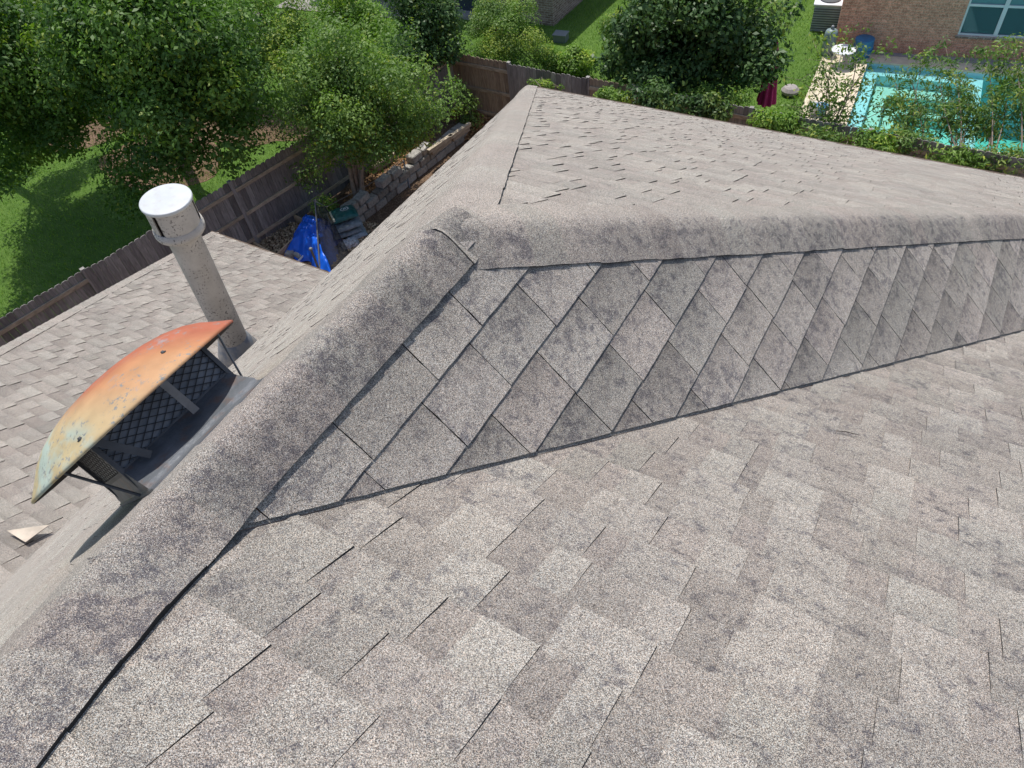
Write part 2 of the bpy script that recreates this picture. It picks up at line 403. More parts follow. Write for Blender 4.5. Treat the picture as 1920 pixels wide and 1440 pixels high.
# caps bent over ridge and hips
def cap(stations, w1, w2, piece, lift, stain, tlo, thi, r=.028, th=.006, jit=.0022, rows_at=.03, seed=1, flip=1, onesided=False, endcap=True):
    """stations: list of (point, d1, d2) along the crest; interpolated; flip: butts face the far end"""
    rnd = random.Random(seed); acc = Acc()
    pts = [Vector(st[0]) for st in stations]; L = [0]
    for i in range(1, len(pts)): L.append(L[-1] + (pts[i] - pts[i - 1]).length)
    def ev(s):
        s = max(0, min(L[-1], s)); i = max(0, min(len(L) - 2, next((k for k in range(len(L) - 1) if s <= L[k + 1]), len(L) - 2)))
        t = (s - L[i]) / (L[i + 1] - L[i])
        lfs = [(st[3] if len(st) > 3 else lift) for st in stations]
        wf = [(st[4] if len(st) > 4 else (1, 1)) for st in stations]
        ev.lift = lfs[i] * (1 - t) + lfs[i + 1] * t; ev.wf = [wf[i][k] * (1 - t) + wf[i + 1][k] * t for k in (0, 1)]
        return (pts[i].lerp(pts[i + 1], t), Vector(stations[i][1]).lerp(Vector(stations[i + 1][1]), t).normalized(),
                Vector(stations[i][2]).lerp(Vector(stations[i + 1][2]), t).normalized())
    ph = rnd.uniform(0, 9)
    def width(s, side): return (w1 if side > 0 else w2) * 1.0 + jit * (noise.noise(Vector((s * 9 + ph, side * 5, 0))) + .6 * noise.noise(Vector((s * 45, side, ph))))
    s0 = 0.0; NU = 14
    while s0 < L[-1]:
        s1 = min(s0 + piece, L[-1]); m = max(2, int((s1 - s0) / rows_at)); rows = []; rowb = []; cols = []
        col = (rnd.uniform(tlo, thi), rnd.random(), stain * rnd.uniform(.7, 1.2))
        off = [rnd.uniform(-.002, .002) for _ in range(2)]
        for i in range(m + 1):
            s = s0 + (s1 - s0) * i / m; p, d1, d2 = ev(s); row = []
            f = i / m if flip > 0 else 1 - i / m
            up = (-(d1 + d2)).normalized(); lf = ev.lift + th * (.25 + .75 * f)
            W1 = (width(s, 1) + off[0]) * ev.wf[0]; W2 = (width(s, -1) + off[1]) * ev.wf[1]
            for k in range(NU + 1):
                u = -W2 + (W1 + W2) * k / NU
                sq = math.sqrt(u * u + r * r); a = (sq + u) / 2; b = (sq - u) / 2
                tang = (d1 * (.5 + .5 * u / sq) - d2 * (.5 - .5 * u / sq)).normalized()
                n1 = (up - tang * up.dot(tang)).normalized()
                row.append(p + d1 * a + d2 * b + n1 * lf + n1 * .0012 * noise.noise(Vector((s * 14, u * 20, ph))))
            rows.append(row)
            cols.append([(col[0], col[1], col[2] * (max(.12, min(1, .45 + (-W2 + (W1 + W2) * k / NU) / .06)) if onesided else 1)) for k in range(NU + 1)])
            rowb.append((row[0] + d2 * .0 - n_side(d2, up) * (lf + .012), row[-1] - n_side(d1, up) * (lf + .012)))
        acc.grid(rows, 0, col, cols=cols)
        for i in range(m):
            acc.poly([rows[i][-1], rows[i + 1][-1], rowb[i + 1][1], rowb[i][1]], 1, col)
            acc.poly([rows[i + 1][0], rows[i][0], rowb[i][0], rowb[i + 1][0]], 1, col)
        e = rows[-1] if flip > 0 else rows[0]; e2 = rowb[-1] if flip > 0 else rowb[0]
        if endcap or s1 < L[-1] - .01: acc.poly([*e, e2[1], e2[0]], 1, col)
        s0 = s1
    return acc
def n_side(d, up): return (up - d * up.dot(d)).normalized()
def perp_down(N, line):      # unit vector in plane N, square to the line, pointing down
    d = Vector(N).cross(Vector(line)).normalized()
    return d if d.z < 0 else -d
nP, nQ, nR, nS, nT, nU = P.N, Q.N, Rr.N, Ss.N, T.N, U.N
hipL = Vector((CX - XA, CY - YJ, EZ - ZA)); hipB = Vector((QX - XA, CY - YJ, EZ - ZA)); ridge = Vector((0, 1, 0))
hipP = Vector((hipx(BACK) - XA, BACK - KY, zP(0, BACK) - ZA)); hipT = Vector((TCX - thx(BACK), TCY - BACK, zT(0, TCY) - zT(0, BACK)))
J = Vector((XA, YJ, ZA)); K = Vector((XA, KY, ZA))
d1Q, d2S = perp_down(nQ, ridge), perp_down(nS, ridge)
dPr, dPl = perp_down(nP, hipP), perp_down(nS, hipP)
dLr, dLl = perp_down(nR, hipL), perp_down(nS, hipL)
uL = hipL.normalized()
a = cap([(J - uL * .02, d1Q, dLl, .007), (J + uL * .10, (d1Q * .62 + dLr * .38).normalized(), dLl, .009), (J + uL * .30, dLr, dLl, .012), (J + hipL, dLr, dLl)], .145, .145, .128, .012, .16, 1.0, 1.10, seed=3, th=.008)
obj('hip_cap', a, [M_near, M_edge], house, True)
uB = hipB.normalized()
a = cap([(J + uB * .03, perp_down(nQ, hipB), perp_down(nR, hipB), .001, (1, .30)), (J + uB * .17, perp_down(nQ, hipB), perp_down(nR, hipB), .0135, (1, 1)), (J + hipB, perp_down(nQ, hipB), perp_down(nR, hipB))],
        .140, .145, .128, .0135, 2.7, .92, 1.06, seed=4, th=.005, onesided=True)
obj('hip_cap', a, [M_near, M_edge], house, True)
uP = hipP.normalized()
a = cap([(K + hipP, dPr, dPl, .0125), (K + uP * .45, dPr, dPl, .0125), (K + uP * .20, dPr, dPl, .0125, (1.12, 1)), (K + uP * .03, dPr, dPl, .014, (1.26, 1)), (K + ridge * .10, dPr.lerp(d1Q, .45).normalized(), dPl.lerp(d2S, .5).normalized(), .015, (1.12, 1)), (K + ridge * .25, d1Q, d2S, .0155),
         (J - ridge * .03, d1Q, d2S, .0185), (J + Vector((-.010, .12, -.040)), d1Q, d2S, .0205, (1, .5))],
        .142, .145, .128, .0225, 3.6, .84, 1.0, seed=5, th=.005, onesided=True, endcap=False)
obj('ridge_cap', a, [M_near, M_edge], house, True)
a = cap([(Vector((thx(BACK), BACK, zT(0, BACK))), perp_down(nT, hipT), perp_down(nU, hipT)), (Vector((TCX, TCY, zT(0, TCY))), perp_down(nT, hipT), perp_down(nU, hipT))],
        .15, .15, .128, .006, .2, .95, 1.06, seed=6, th=.008)
obj('hip_cap', a, [M_near, M_edge], house, True)


# eaves, fascia and walls
acc = Acc(); E0 = EZ - .02
acc.abox(CX + .02, QX, CY - .03, CY + .012, E0 - .17, E0); acc.abox(CX - .012, CX + .03, Ys, CY + .012, E0 - .17, E0)
acc.abox(-11.0, CX, TCY - .03, TCY + .012, zT(0, TCY) - .19, zT(0, TCY) - .02)
acc.abox(TCX - .012, TCX + .03, BACK, TCY, zT(0, TCY) - .19, zT(0, TCY) - .02)
acc.abox(QX, 4.2, VY - .03, VY + .012, E0 - .17, E0)
obj('fascia', acc, M_trim, house)
acc = Acc()
acc.abox(CX, QX, CY - .01, CY + .028, E0 - .02, EZ + .002); acc.abox(-11.06, CX - .02, TCY, TCY + .03, zT(0, TCY) - .05, zT(0, TCY) + .003)
obj('drip_edge', acc, M_drip, house)
acc = Acc()
acc.abox(-4.92, QX - .4, BACK, CY - .42, G, E0 - .19); acc.abox(QX - .4, 4.1, BACK, VY - .4, G, E0 - .19)
acc.abox(-10.65, -4.92, BACK, TCY - .4, G, zT(0, TCY) - .2)
acc.poly([(-4.92, TCY - .4, zT(0, TCY) - .2), (-4.92, BACK, zT(0, TCY) - .2), (-4.92, BACK, E0 - .1), (-4.92, TCY - .4, E0 - .1)])
obj('wall', acc, M_brick_tan, house)
acc = Acc()      # soffits
acc.poly([(CX, BACK, E0 - .18), (-4.9, BACK, E0 - .18), (-4.9, CY - .4, E0 - .18), (CX, CY, E0 - .18)][::-1]); acc.poly([(CX, CY, E0 - .18), (-4.9, CY - .4, E0 - .18), (QX, CY - .4, E0 - .18), (QX, CY, E0 - .18)])
obj('soffit', acc, M_trim, house)

# ------------------------------------------------------------------ rusty dome vent
def paint_dome():
    n = NT('rusted_painted_steel'); o = n.n('ShaderNodeSeparateXYZ', {0: n.tc.outputs['Object']})
    nz = n.noise(14, 5, .6); nb = n.noise(5, 3, .5)
    # old paint worn to red primer on the weather side, yellowed elsewhere
    fr = n.math('ADD', n.math('MULTIPLY', o.outputs[1], -3.3), n.math('MULTIPLY', nb, .55)); fr = n.math('ADD', fr, n.math('MULTIPLY', o.outputs[0], 1.1)); fr = n.math('ADD', fr, .78)
    c = n.ramp(fr, [(.05, (.50, .31, .17)), (.30, (.47, .23, .115)), (.55, (.40, .135, .08)), (1.0, (.35, .105, .07))])
    fl = n.math('ADD', n.math('MULTIPLY', o.outputs[0], -3.4), n.math('MULTIPLY', nb, .5))
    pale = n.ramp(fl, [(.45, (0, 0, 0)), (.80, (.8, .8, .8)), (1, (1, 1, 1))])
    c = n.mix(pale, c, (.46, .37, .21))
    tl = n.math('MULTIPLY', n.ramp(fl, [(.78, (0, 0, 0)), (.95, (1, 1, 1)), (1, (.9, .9, .9))]), n.ramp(n.noise(9, 4, .6), [(.42, (0, 0, 0)), (.55, (1, 1, 1))]))
    c = n.mix(tl, c, (.38, .46, .40))
    sp = n.ramp(n.noise(70, 4, .7), [(.56, (0, 0, 0)), (.63, (1, 1, 1))])
    sp = n.math('MULTIPLY', sp, n.ramp(n.noise(12, 3, .5), [(.42, (0, 0, 0)), (.56, (1, 1, 1))]))
    c = n.mix(sp, c, (.22, .23, .22))
    sp2 = n.ramp(n.noise(40, 3, .6), [(.56, (0, 0, 0)), (.62, (1, 1, 1))]); sp2 = n.math('MULTIPLY', sp2, n.ramp(n.noise(6.5, 3, .5), [(.55, (0, 0, 0)), (.64, (.7, .7, .7))]))
    c = n.mix(sp2, c, (.30, .27, .27))
    c = n.mix(1.0, c, n.ramp(nz, [(.3, (.88, .88, .88)), (.7, (1.1, 1.1, 1.1))]), 'MULTIPLY')
    n.set(color=c, rough=.85, spec=.12, metal=0); n.bump(n.noise(60, 3, .6), .12, .002); return n.m
M_dome = paint_dome()
M_dome_in = plain('dark_vent_inside', (.035, .025, .022), .7, nz=20)
M_galv = plain('dull_galvanised_steel', (.20, .21, .22), .5, metal=.35, nz=14, var=.35, bump=.1)
M_galv_d = plain('dark_galvanised_steel', (.09, .095, .10), .6, metal=.2, nz=18, var=.3)
M_mesh = plain('vent_wire', (.03, .032, .035), .6)
n = NT('dented_flashing'); f = n.noise(11, 5, .65)
n.set(color=n.mix(n.ramp(n.noise(16, 4, .6), [(.52, (0, 0, 0)), (.66, (.8, .8, .8))]), n.ramp(f, [(.3, (.085, .095, .105)), (.7, (.17, .18, .195))]), (.17, .11, .085)), rough=.5, metal=.15, spec=.5)
n.bump(f, .5, .01); M_flash = n.m

nv = Ss.N; ev = Vector((1, 0, l_)).normalized(); yv = Vector((0, 1, 0))       # ev: up the slope
VX, VYc, VH, VR = -1.50, .472, .172, .335
vb = Vector((VX, VYc, zS(VX, VYc)))
vent = thing('dome_vent', vb, 'rusty orange dome roof vent on mesh throat, left of the ridge', 'roof vent')
# local frame: x = along ridge (world y), y = up the slope, z = off the roof
Mv = Matrix(((yv.x, ev.x, nv.x), (yv.y, ev.y, nv.y), (yv.z, ev.z, nv.z))).to_4x4(); Mv.translation = vb
if Mv.determinant() < 0: pass
def vobj(name, acc, mats, parent, smooth=False):
    o = obj(name, acc, mats, None, smooth); o.parent = parent
    o.matrix_local = Matrix.Identity(4) if parent.type == 'MESH' else Matrix.Translation(-wloc(parent)) @ Mv; return o
acc = Acc(); prof = [(VR, VH - .004), (VR + .003, VH), (VR, VH + .005), (VR * .975, VH + .011), (VR * .94, VH + .020), (VR * .89, VH + .033), (VR * .81, VH + .055),
                     (VR * .70, VH + .077), (VR * .56, VH + .095), (VR * .40, VH + .108), (VR * .22, VH + .116), (.001, VH + .118)]
acc.lathe(prof, 96, 0)
acc.lathe([(VR - .001, VH - .004), (VR * .96, VH + .006), (VR * .88, VH + .028), (VR * .70, VH + .071), (VR * .40, VH + .102), (.001, VH + .112)][::-1], 96, 1)
dome = vobj('dome', acc, [M_dome, M_dome_in], vent, True)
for ang in (-118, -42, 30, 140, 62):
    a2 = Acc(); c0 = Vector((VR * .90 * math.cos(math.radians(ang + 90 + 30)), VR * .90 * math.sin(math.radians(ang + 90 + 30)), VH + .033))
for (bx, by) in ((.075, .265), (-.19, .235), (.2, -.2), (-.2, -.2)):
    a2 = Acc(); rr = math.hypot(bx, by); zz = VH + .055 - (rr / VR - .81) * .27
    Mb = Matrix.Translation((bx, by, zz - .002)); a2.lathe([(.0001, .005), (.0035, .005), (.0045, .003), (.005, .001), (.008, .0005), (.008, -.002)][::-1], 10, 0, M=Mb)
    vobj('rivet', a2, M_galv_d, dome)
# throat: square frame box with expanded mesh sides
TW = .178; a2 = Acc()
def mesh_side(acc, p0, u, w_, L, Hh, cell=.0165, wr=.0011):
    p0 = Vector(p0); u = Vector(u); w_ = Vector(w_); nx = int(L / cell)
    nz_ = int(Hh / (cell * .62)); out = u.cross(w_).normalized()
    def bar(A, B):
        d = (B - A); s2 = d.cross(out).normalized() * wr; o2 = out * wr
        acc.poly([A - s2 + o2, B - s2 + o2, B + s2 + o2, A + s2 + o2]); acc.poly([A - s2, A - s2 + o2, B - s2 + o2, B - s2]); acc.poly([A + s2, A + s2 + o2, B + s2 + o2, B + s2])
    cw, ch = L / nx, Hh / nz_
    for i in range(nx):
        for j in range(nz_):
            A = p0 + u * (cw * i) + w_ * (ch * j)
            if (i + j) % 2 == 0: bar(A, A + u * cw + w_ * ch)
            else: bar(A + u * cw, A + w_ * ch)
c4 = [(-TW, -TW), (TW, -TW), (TW, TW), (-TW, TW)]
z0 = .082
for i in range(4):
    p, r = Vector((*c4[i], z0)), Vector((*c4[(i + 1) % 4], z0)); mesh_side(a2, p, (r - p).normalized(), (0, 0, 1), (r - p).length, VH + .045 - z0)
vobj('mesh_screen', a2, M_mesh, vent)
a2 = Acc(); t2 = TW - .004
for i in range(4):
    p, r = c4[i], c4[(i + 1) % 4]; k = t2 / TW
    a2.poly([Vector((p[0] * k, p[1] * k, .01)), Vector((r[0] * k, r[1] * k, .01)), Vector((r[0] * k, r[1] * k, VH + .03)), Vector((p[0] * k, p[1] * k, VH + .03))], 1)
    a2.box(Vector((p[0] - .006, p[1] - .006, .01)), (.012, 0, 0), (0, .012, 0), (0, 0, VH + .03))
    a2.box(Vector((min(p[0], r[0]) - .004, min(p[1], r[1]) - .004, .074)), (abs(r[0] - p[0]) + .008, 0, 0), (0, abs(r[1] - p[1]) + .008, 0), (0, 0, .012))
vobj('throat', a2, [M_galv_d, M_galv], vent)
# sloping apron and flange, slightly dented
a2 = Acc(); rows = []
for (k, z) in ((1.0, .084), (1.10, .070), (1.30, .046), (1.50, .028), (1.52, .018), (1.62, .0155), (1.85, .0135), (1.855, .004)):
    row = []
    for i in range(4):
        p, r = Vector((*c4[i], 0)), Vector((*c4[(i + 1) % 4], 0))
        for j in range(10):
            q = p.lerp(r, j / 10) ; q = Vector((q.x * (1 + (k - 1) * .07), q.y * k, z + .0035 * noise.noise(Vector((q.x * 22, q.y * 22, k * 3)))))
            if q.y < -TW: q.y = -TW - (abs(q.y) - TW) * .4
            row.append(q)
    rows.append(row)
a2.grid(rows, 0, close=True)
vobj('flashing', a2, M_flash, vent, False)
def strap(p, q, wdt=.024, th=.0025, mat=M_galv):
    a2 = Acc(); p = Vector(p); q = Vector(q); d = (q - p); side = d.cross(Vector((-.3, 1, .2))).normalized(); n2 = d.cross(side).normalized()
    a2.box(p - side * wdt / 2, side * wdt, d, n2 * th); vobj('strap', a2, mat, vent)
strap((.03, TW + .060, .066), (.015, TW + .105, VH + .030), .020)
strap((-.115, TW + .05, .066), (-.19, TW + .055, VH + .030), .019, mat=M_galv_d)
a2 = Acc(); a2.tube([(TW + .012, TW - .02, .012), (TW + .075, TW - .03, VH + .022)], [.0032, .0032], 6); vobj('support_rod', a2, M_galv, vent)
a2 = Acc(); a2.tube([(-TW - .012, TW - .02, .012), (-TW - .085, TW - .06, VH + .022)], [.0040, .0040], 6); vobj('support_rod', a2, M_galv_d, vent)

# ------------------------------------------------------------------ tall flue pipe on the lower roof
n = NT('weathered_flue_paint'); c = n.ramp(n.noise(5, 5, .6), [(.3, (.42, .385, .34)), (.7, (.56, .52, .465))])
sp = n.ramp(n.noise(46, 3, .7), [(.585, (0, 0, 0)), (.61, (1, 1, 1))]); sp = n.math('MULTIPLY', sp, n.ramp(n.noise(3.4, 3, .5), [(.42, (.1, .1, .1)), (.56, (1, 1, 1))]))
n.set(color=n.mix(sp, c, (.09, .075, .075)), rough=.6, spec=.35); n.bump(n.noise(30, 3, .6), .08, .003); M_flue = n.m
n = NT('chalky_cap_paint'); c = n.ramp(n.noise(4, 4, .6), [(.3, (.50, .52, .53)), (.7, (.60, .62, .63))])
n.set(color=n.mix(n.ramp(n.noise(13, 5, .65), [(.50, (0, 0, 0)), (.70, (.6, .6, .6))]), c, (.46, .44, .40)), rough=.5); M_captop = n.m
n = NT('blistered_collar'); n.set(color=n.mix(n.ramp(n.noise(10, 4, .6), [(.42, (0, 0, 0)), (.6, (1, 1, 1))]), (.36, .34, .31), (.20, .22, .25)), rough=.55); n.bump(n.noise(25, 3, .6), .3, .006); M_collar = n.m
FB = Vector((-6.20, 3.06, zT(0, 3.06) - .12)); LEAN = Vector((.085, .005, 1)).normalized()
flue = thing('flue_pipe', FB, 'tall speckled grey-beige flue pipe with round white cap on the lower roof', 'vent pipe')
Mf = LEAN.to_track_quat('Z', 'Y').to_matrix().to_4x4(); Mf.translation = FB
def fobj(name, acc, mats, smooth=True, parent=flue): return obj(name, acc, mats, parent, smooth)
r0 = .158
a2 = Acc(); a2.lathe([(r0, 0), (r0, .5), (r0, 1.3), (r0, 2.26)], 48, M=Mf); fobj('pipe', a2, M_flue)
a2 = Acc(); a2.lathe([(r0 * 1.50, .40), (r0 * 1.52, .412), (r0 * 1.46, .46), (r0 * 1.24, .56), (r0 * 1.09, .64), (r0 * 1.02, .655), (r0 * 1.0, .66)], 48, M=Mf)
a2.lathe([(r0 * 1.0, .42), (r0 * 1.50, .40)], 48, M=Mf); fobj('storm_collar', a2, M_collar)
a2 = Acc(); a2.lathe([(r0 * 2.1, -.02), (r0 * 1.8, .06), (r0 * 1.25, .22), (r0 * 1.03, .30)], 48, M=Mf); fobj('flashing_cone', a2, M_collar)
RC = .240; HB = 2.18; HT = 2.56
a2 = Acc()
a2.lathe([(r0, HB - .005), (RC * .80, HB), (RC * .97, HB + .015), (RC, HB + .035), (RC, HB + .075), (RC * .965, HB + .082), (RC * .965, HB + .105), (RC * .90, HB + .108)], 64, M=Mf)
fobj('cap_base', a2, M_flue)
slots = (5.42, 6.20, 1.6, 3.3)
a2 = Acc(); NS = 96; rb = RC * .93
for i in range(NS):
    t0, t1 = 2 * math.pi * i / NS, 2 * math.pi * (i + 1) / NS
    if any(abs(((t0 + t1) / 2 - s2 + math.pi) % (2 * math.pi) - math.pi) < .10 for s2 in slots): continue
    a2.grid([[Mf @ Vector((rb * math.cos(t), rb * math.sin(t), z)) for t in (t0, t1)] for z in (HB + .10, HT - .02)])
    a2.grid([[Mf @ Vector(((rb - .012) * math.cos(t), (rb - .012) * math.sin(t), z)) for t in (t1, t0)] for z in (HB + .10, HT - .02)])
fobj('cap_shroud', a2, M_flue)
a2 = Acc(); a2.lathe([(rb * .86, HB + .05), (rb * .86, HT - .02)], 40, M=Mf); fobj('inner_shroud', a2, M_dome_in)
a2 = Acc(); a2.lathe([(rb * .98, HT - .03), (RC * .985, HT - .028), (RC, HT - .018), (RC, HT - .002), (RC * .985, HT + .006), (RC * .95, HT + .0075), (RC * .5, HT + .012), (.0005, HT + .014)], 72, M=Mf); fobj('cap_lid', a2, [M_captop])

# loose white strip of flashing on the left roof
p = at(20, 1008, -4.42); 
def onT(px, py, h=.02):
    r = Vector(ray(px, py)); N = T.N; d = N.dot(T.pt(0, 0)); return r * (d / N.dot(r)) + N * h
acc = Acc(); A_, B_, C_ = onT(16, 1006, .05), onT(96, 1001, .08), onT(48, 1026, .05); mid = (A_ + B_) / 2 - (C_ - (A_ + B_) / 2) * .02
acc.grid([[A_, mid, B_], [A_.lerp(C_, .6), C_.lerp(mid, .45), B_.lerp(C_, .6)], [C_, C_ + Vector((.004, .004, 0)), C_ + Vector((.008, 0, 0))]])
for k in range(3): acc.v[k] = tuple(Vector(acc.v[k]) + Vector((0, 0, .01)))
b2 = len(acc.v)
acc.grid([[Vector(v) - Vector((0, 0, .006)) for v in acc.v[i:i + 3]] for i in (0, 3, 6)])
tag(obj('flashing_piece', acc, plain('cream_metal', (.50, .42, .33), .5, nz=6)), 'cream triangular scrap of flashing poking from the left roof edge', 'flashing')

def onP(px, py, h=.01):
    r = Vector(ray(px, py)); N = P.N; d = N.dot(P.pt(0, 0)); return r * (d / N.dot(r)) + N * h
acc = Acc(); acc.tube([onP(1566, 813), onP(1582, 816, .014), onP(1597, 819, .012), onP(1612, 821)], [.0012, .0016, .0014, .0007], 6)
tag(obj('twig', acc, plain('dry_twig', (.045, .035, .03), .9)), 'small dry twig lying on the shingles right of centre', 'twig')

# ------------------------------------------------------------------ ground, yards
n = NT('lawn'); f = n.noise(3.2, 6, .65); f2 = n.noise(60, 4, .7); f3 = n.noise(.55, 4, .6)
c = n.ramp(f2, [(.3, (.055, .105, .022)), (.55, (.13, .24, .045)), (.75, (.23, .36, .075))])
c = n.mix(1.0, c, n.ramp(f, [(.3, (.75, .8, .7)), (.7, (1.2, 1.12, 1.1))]), 'MULTIPLY')
n.set(color=c, rough=.9, spec=.2); n.bump(f2, .8, .05); M_lawn = n.m
n = NT('bare_soil'); f = n.noise(26, 6, .75); f2 = n.noise(4, 4, .6)
c = n.ramp(f, [(.3, (.065, .038, .022)), (.5, (.17, .11, .07)), (.7, (.38, .27, .19))]); c = n.mix(1.0, c, n.ramp(f2, [(.3, (.7, .7, .7)), (.7, (1.2, 1.2, 1.2))]), 'MULTIPLY')
n.set(color=c, rough=.95, spec=.15); n.bump(f, .8, .04); M_soil = n.m
PO = Vector((-2.45, 22.25, 0)); ux = Vector((math.cos(.105), math.sin(.105), 0)); uy = Vector((math.sin(.085), -math.cos(.085), 0))   # pool: along, towards us
def pp(a_, b_, z): v = PO + ux * a_ + uy * b_; return Vector((v.x, v.y, z))
PW, PD = 9.0, 3.95
inner = [pp(0, PD, G), pp(PW, PD, G), pp(PW, 0, G), pp(0, 0, G)]; outer = [Vector(v) for v in ((-150, -100, G), (150, -100, G), (150, 200, G), (-150, 200, G))]
acc = Acc()
for i in range(4): acc.poly([outer[i], outer[(i + 1) % 4], inner[(i + 1) % 4], inner[i]])
tag(obj('ground', acc, M_lawn), kind='structure')
def sheet(name, pts, z, mat, label=None):
    acc = Acc(); acc.poly([(x, y, z) for x, y in pts]); o = obj(name, acc, mat); tag(o, label, kind='structure'); return o
sheet('soil', [(-15.3, -3), (4.5, -3), (4.5, 15.4), (-12.4, 15.5), (-13.2, 10.4)], G + .004, M_soil)
def blob(name, cx, cy, rx, ry, z, mat, seed):
    rnd = random.Random(seed); pts = []
    for k in range(36):
        t = 2 * math.pi * k / 36; r = 1 + .28 * noise.noise(Vector((math.cos(t) * 1.5, math.sin(t) * 1.5, seed)))
        pts.append((cx + rx * r * math.cos(t), cy + ry * r * math.sin(t)))
    sheet(name, pts, z, mat)
for i, (px, py, rx, ry) in enumerate([(165, 240, 1.5, 1.2), (455, 235, 1.5, 1.2), (300, 300, 2.2, 1.4), (560, 230, 1.2, 1.0), (330, 240, 1.6, .9)]):
    p = at(px, py, G); blob('bare_patch', p.x, p.y, rx, ry, G + .004 + .002 * i, M_soil, i + 3)

# grass blades
def blades(name, pts, hmin, hmax, wd, mat, lean=.5, seed=0, toneR=(0, 1)):
    r = np.random.default_rng(seed); n_ = len(pts); pts = np.array(pts)
    ang = r.uniform(0, 2 * np.pi, n_); h = r.uniform(hmin, hmax, n_); a2 = r.uniform(0, 2 * np.pi, n_)
    dx = np.stack([np.cos(ang), np.sin(ang), np.zeros(n_)], 1) * (wd * r.uniform(.6, 1.4, n_))[:, None]
    tip = pts + np.stack([np.cos(a2) * lean * h, np.sin(a2) * lean * h, h], 1)
    v = np.stack([pts - dx, pts + dx, tip], 1).reshape(-1, 3)
    f_ = np.arange(n_ * 3).reshape(-1, 3); t = np.repeat(r.uniform(*toneR, n_), 3); g = np.repeat((r.random(n_) < .08) * .6, 3)
    return raw(name, v, f_, t, g, mat)
def raw(name, v, f_, t, g, mat, parent=None):
    me = bpy.data.meshes.new(name); k = f_.shape[1]
    me.vertices.add(len(v)); me.vertices.foreach_set('co', v.astype(np.float32).ravel())
    me.loops.add(f_.size); me.loops.foreach_set('vertex_index', f_.astype(np.int32).ravel())
    me.polygons.add(len(f_)); me.polygons.foreach_set('loop_start', (np.arange(len(f_)) * k).astype(np.int32))
    me.update(calc_edges=True); me.materials.append(mat)
    ca = me.color_attributes.new('tone', 'FLOAT_COLOR', 'POINT'); c = np.zeros((len(v), 4), np.float32); c[:, 0] = t; c[:, 1] = g; c[:, 3] = 1
    ca.data.foreach_set('color', c.ravel()); me.validate()
    o = bpy.data.objects.new(name, me); COL.objects.link(o)
    if parent is not None: o.parent = parent; o.location = -wloc(parent)
    return o
M_grass = leaf_mat('grass_blade', (.085, .165, .026), (.24, .40, .065), .3, .6)
def rect_pts(x0, x1, y0, y1, n_, r, cond=None):
    p = np.stack([r.uniform(x0, x1, n_), r.uniform(y0, y1, n_), np.full(n_, G)], 1)
    return p if cond is None else p[cond(p[:, 0], p[:, 1])]
r = np.random.default_rng(2)
ps = rect_pts(-30, -13.2, 2, 22, 150000, r, lambda x, y: (x < -13.45 - (10.4 - y) * .17))
bare = [(at(165, 240, G), 1.3), (at(455, 235, G), 1.3), (at(300, 300, G), 1.6)]
keep = np.ones(len(ps), bool)
for c_, rr in bare: keep &= (np.hypot(ps[:, 0] - c_.x, ps[:, 1] - c_.y) > rr) | (r.random(len(ps)) < .25)
ps = ps[keep]
ps2 = rect_pts(-13, -3.2, 16, 30, 60000, r)
tag(blades('grass', np.concatenate([ps, ps2]), .03, .09, .007, M_grass, .6, 3), 'mown green lawn grass', 'grass', kind='stuff')

# ------------------------------------------------------------------ fences
M_fence = attr_mat('grey_cedar', (.17, .158, .148), (.32, .30, .28), .9, .2, nz=5, bump=.3, scale=(6, 6, .8))
M_fence_b = attr_mat('brown_cedar', (.24, .185, .135), (.38, .30, .22), .9, .2, nz=5, bump=.3, scale=(6, 6, .8))
M_rail = attr_mat('bleached_rail', (.34, .28, .21), (.50, .42, .31), .85, .2, nz=6, scale=(1, 1, 4))
def fence(name, p0, p1, sections, label, ztop, near):
    """sections: (t0, t1, side, material) along p0-p1; side +1 = rails face the house, near = unit plan vector towards the house"""
    p0 = Vector((*p0, 0)); p1 = Vector((*p1, 0)); d = (p1 - p0).normalized(); near = Vector((*near, 0)); L = (p1 - p0).length
    root = thing(name, (p0.x, p0.y, G), label, 'fence'); rnd = random.Random(3)
    for (t0, t1, side, mat) in sections:
        a2 = Acc(); s0, s1 = t0 * L, t1 * L; k = s0
        while k < s1 - .02:
            wd = min(.138, s1 - k); h = ztop + rnd.uniform(-.02, .015) - G; o = p0 + d * k + Vector((0, 0, G + .03)) + near * (-.02 if side > 0 else .035) + near * rnd.uniform(-.003, .003)
            c = (rnd.random(), 0, 0); H2 = Vector((0, 0, h - .03)); t_2 = near * .016; e = .03
            pr = [(0, 0), (wd, 0), (wd, H2.z - e), (wd - e, H2.z), (e, H2.z), (0, H2.z - e)]
            fr = [o + d * x + Vector((0, 0, z)) for x, z in pr]; bk = [v + t_2 for v in fr]
            a2.poly(fr[::-1], 0, c); a2.poly(bk, 0, c)
            for i in range(6): a2.poly([fr[i], fr[(i + 1) % 6], bk[(i + 1) % 6], bk[i]], 0, c)
            k += wd + .006
        obj('pickets', a2, mat, root)
        for zr in (.28, .95, 1.60):
            a2 = Acc(); o = p0 + d * s0 + Vector((0, 0, G + zr - (.04))) + near * .0
            a2.box(o, d * (s1 - s0), near * .034, (0, 0, .085), 0, (rnd.random(), 0, 0)); obj('rail', a2, M_rail, root)
        a2 = Acc(); o = p0 + d * (s0 - .045) + Vector((0, 0, G)) + near * (-.055)
        a2.box(o, d * .09, near * .09, (0, 0, ztop - G + .02)); obj('post', a2, M_fence, root)
    return root
FZ = -8.65
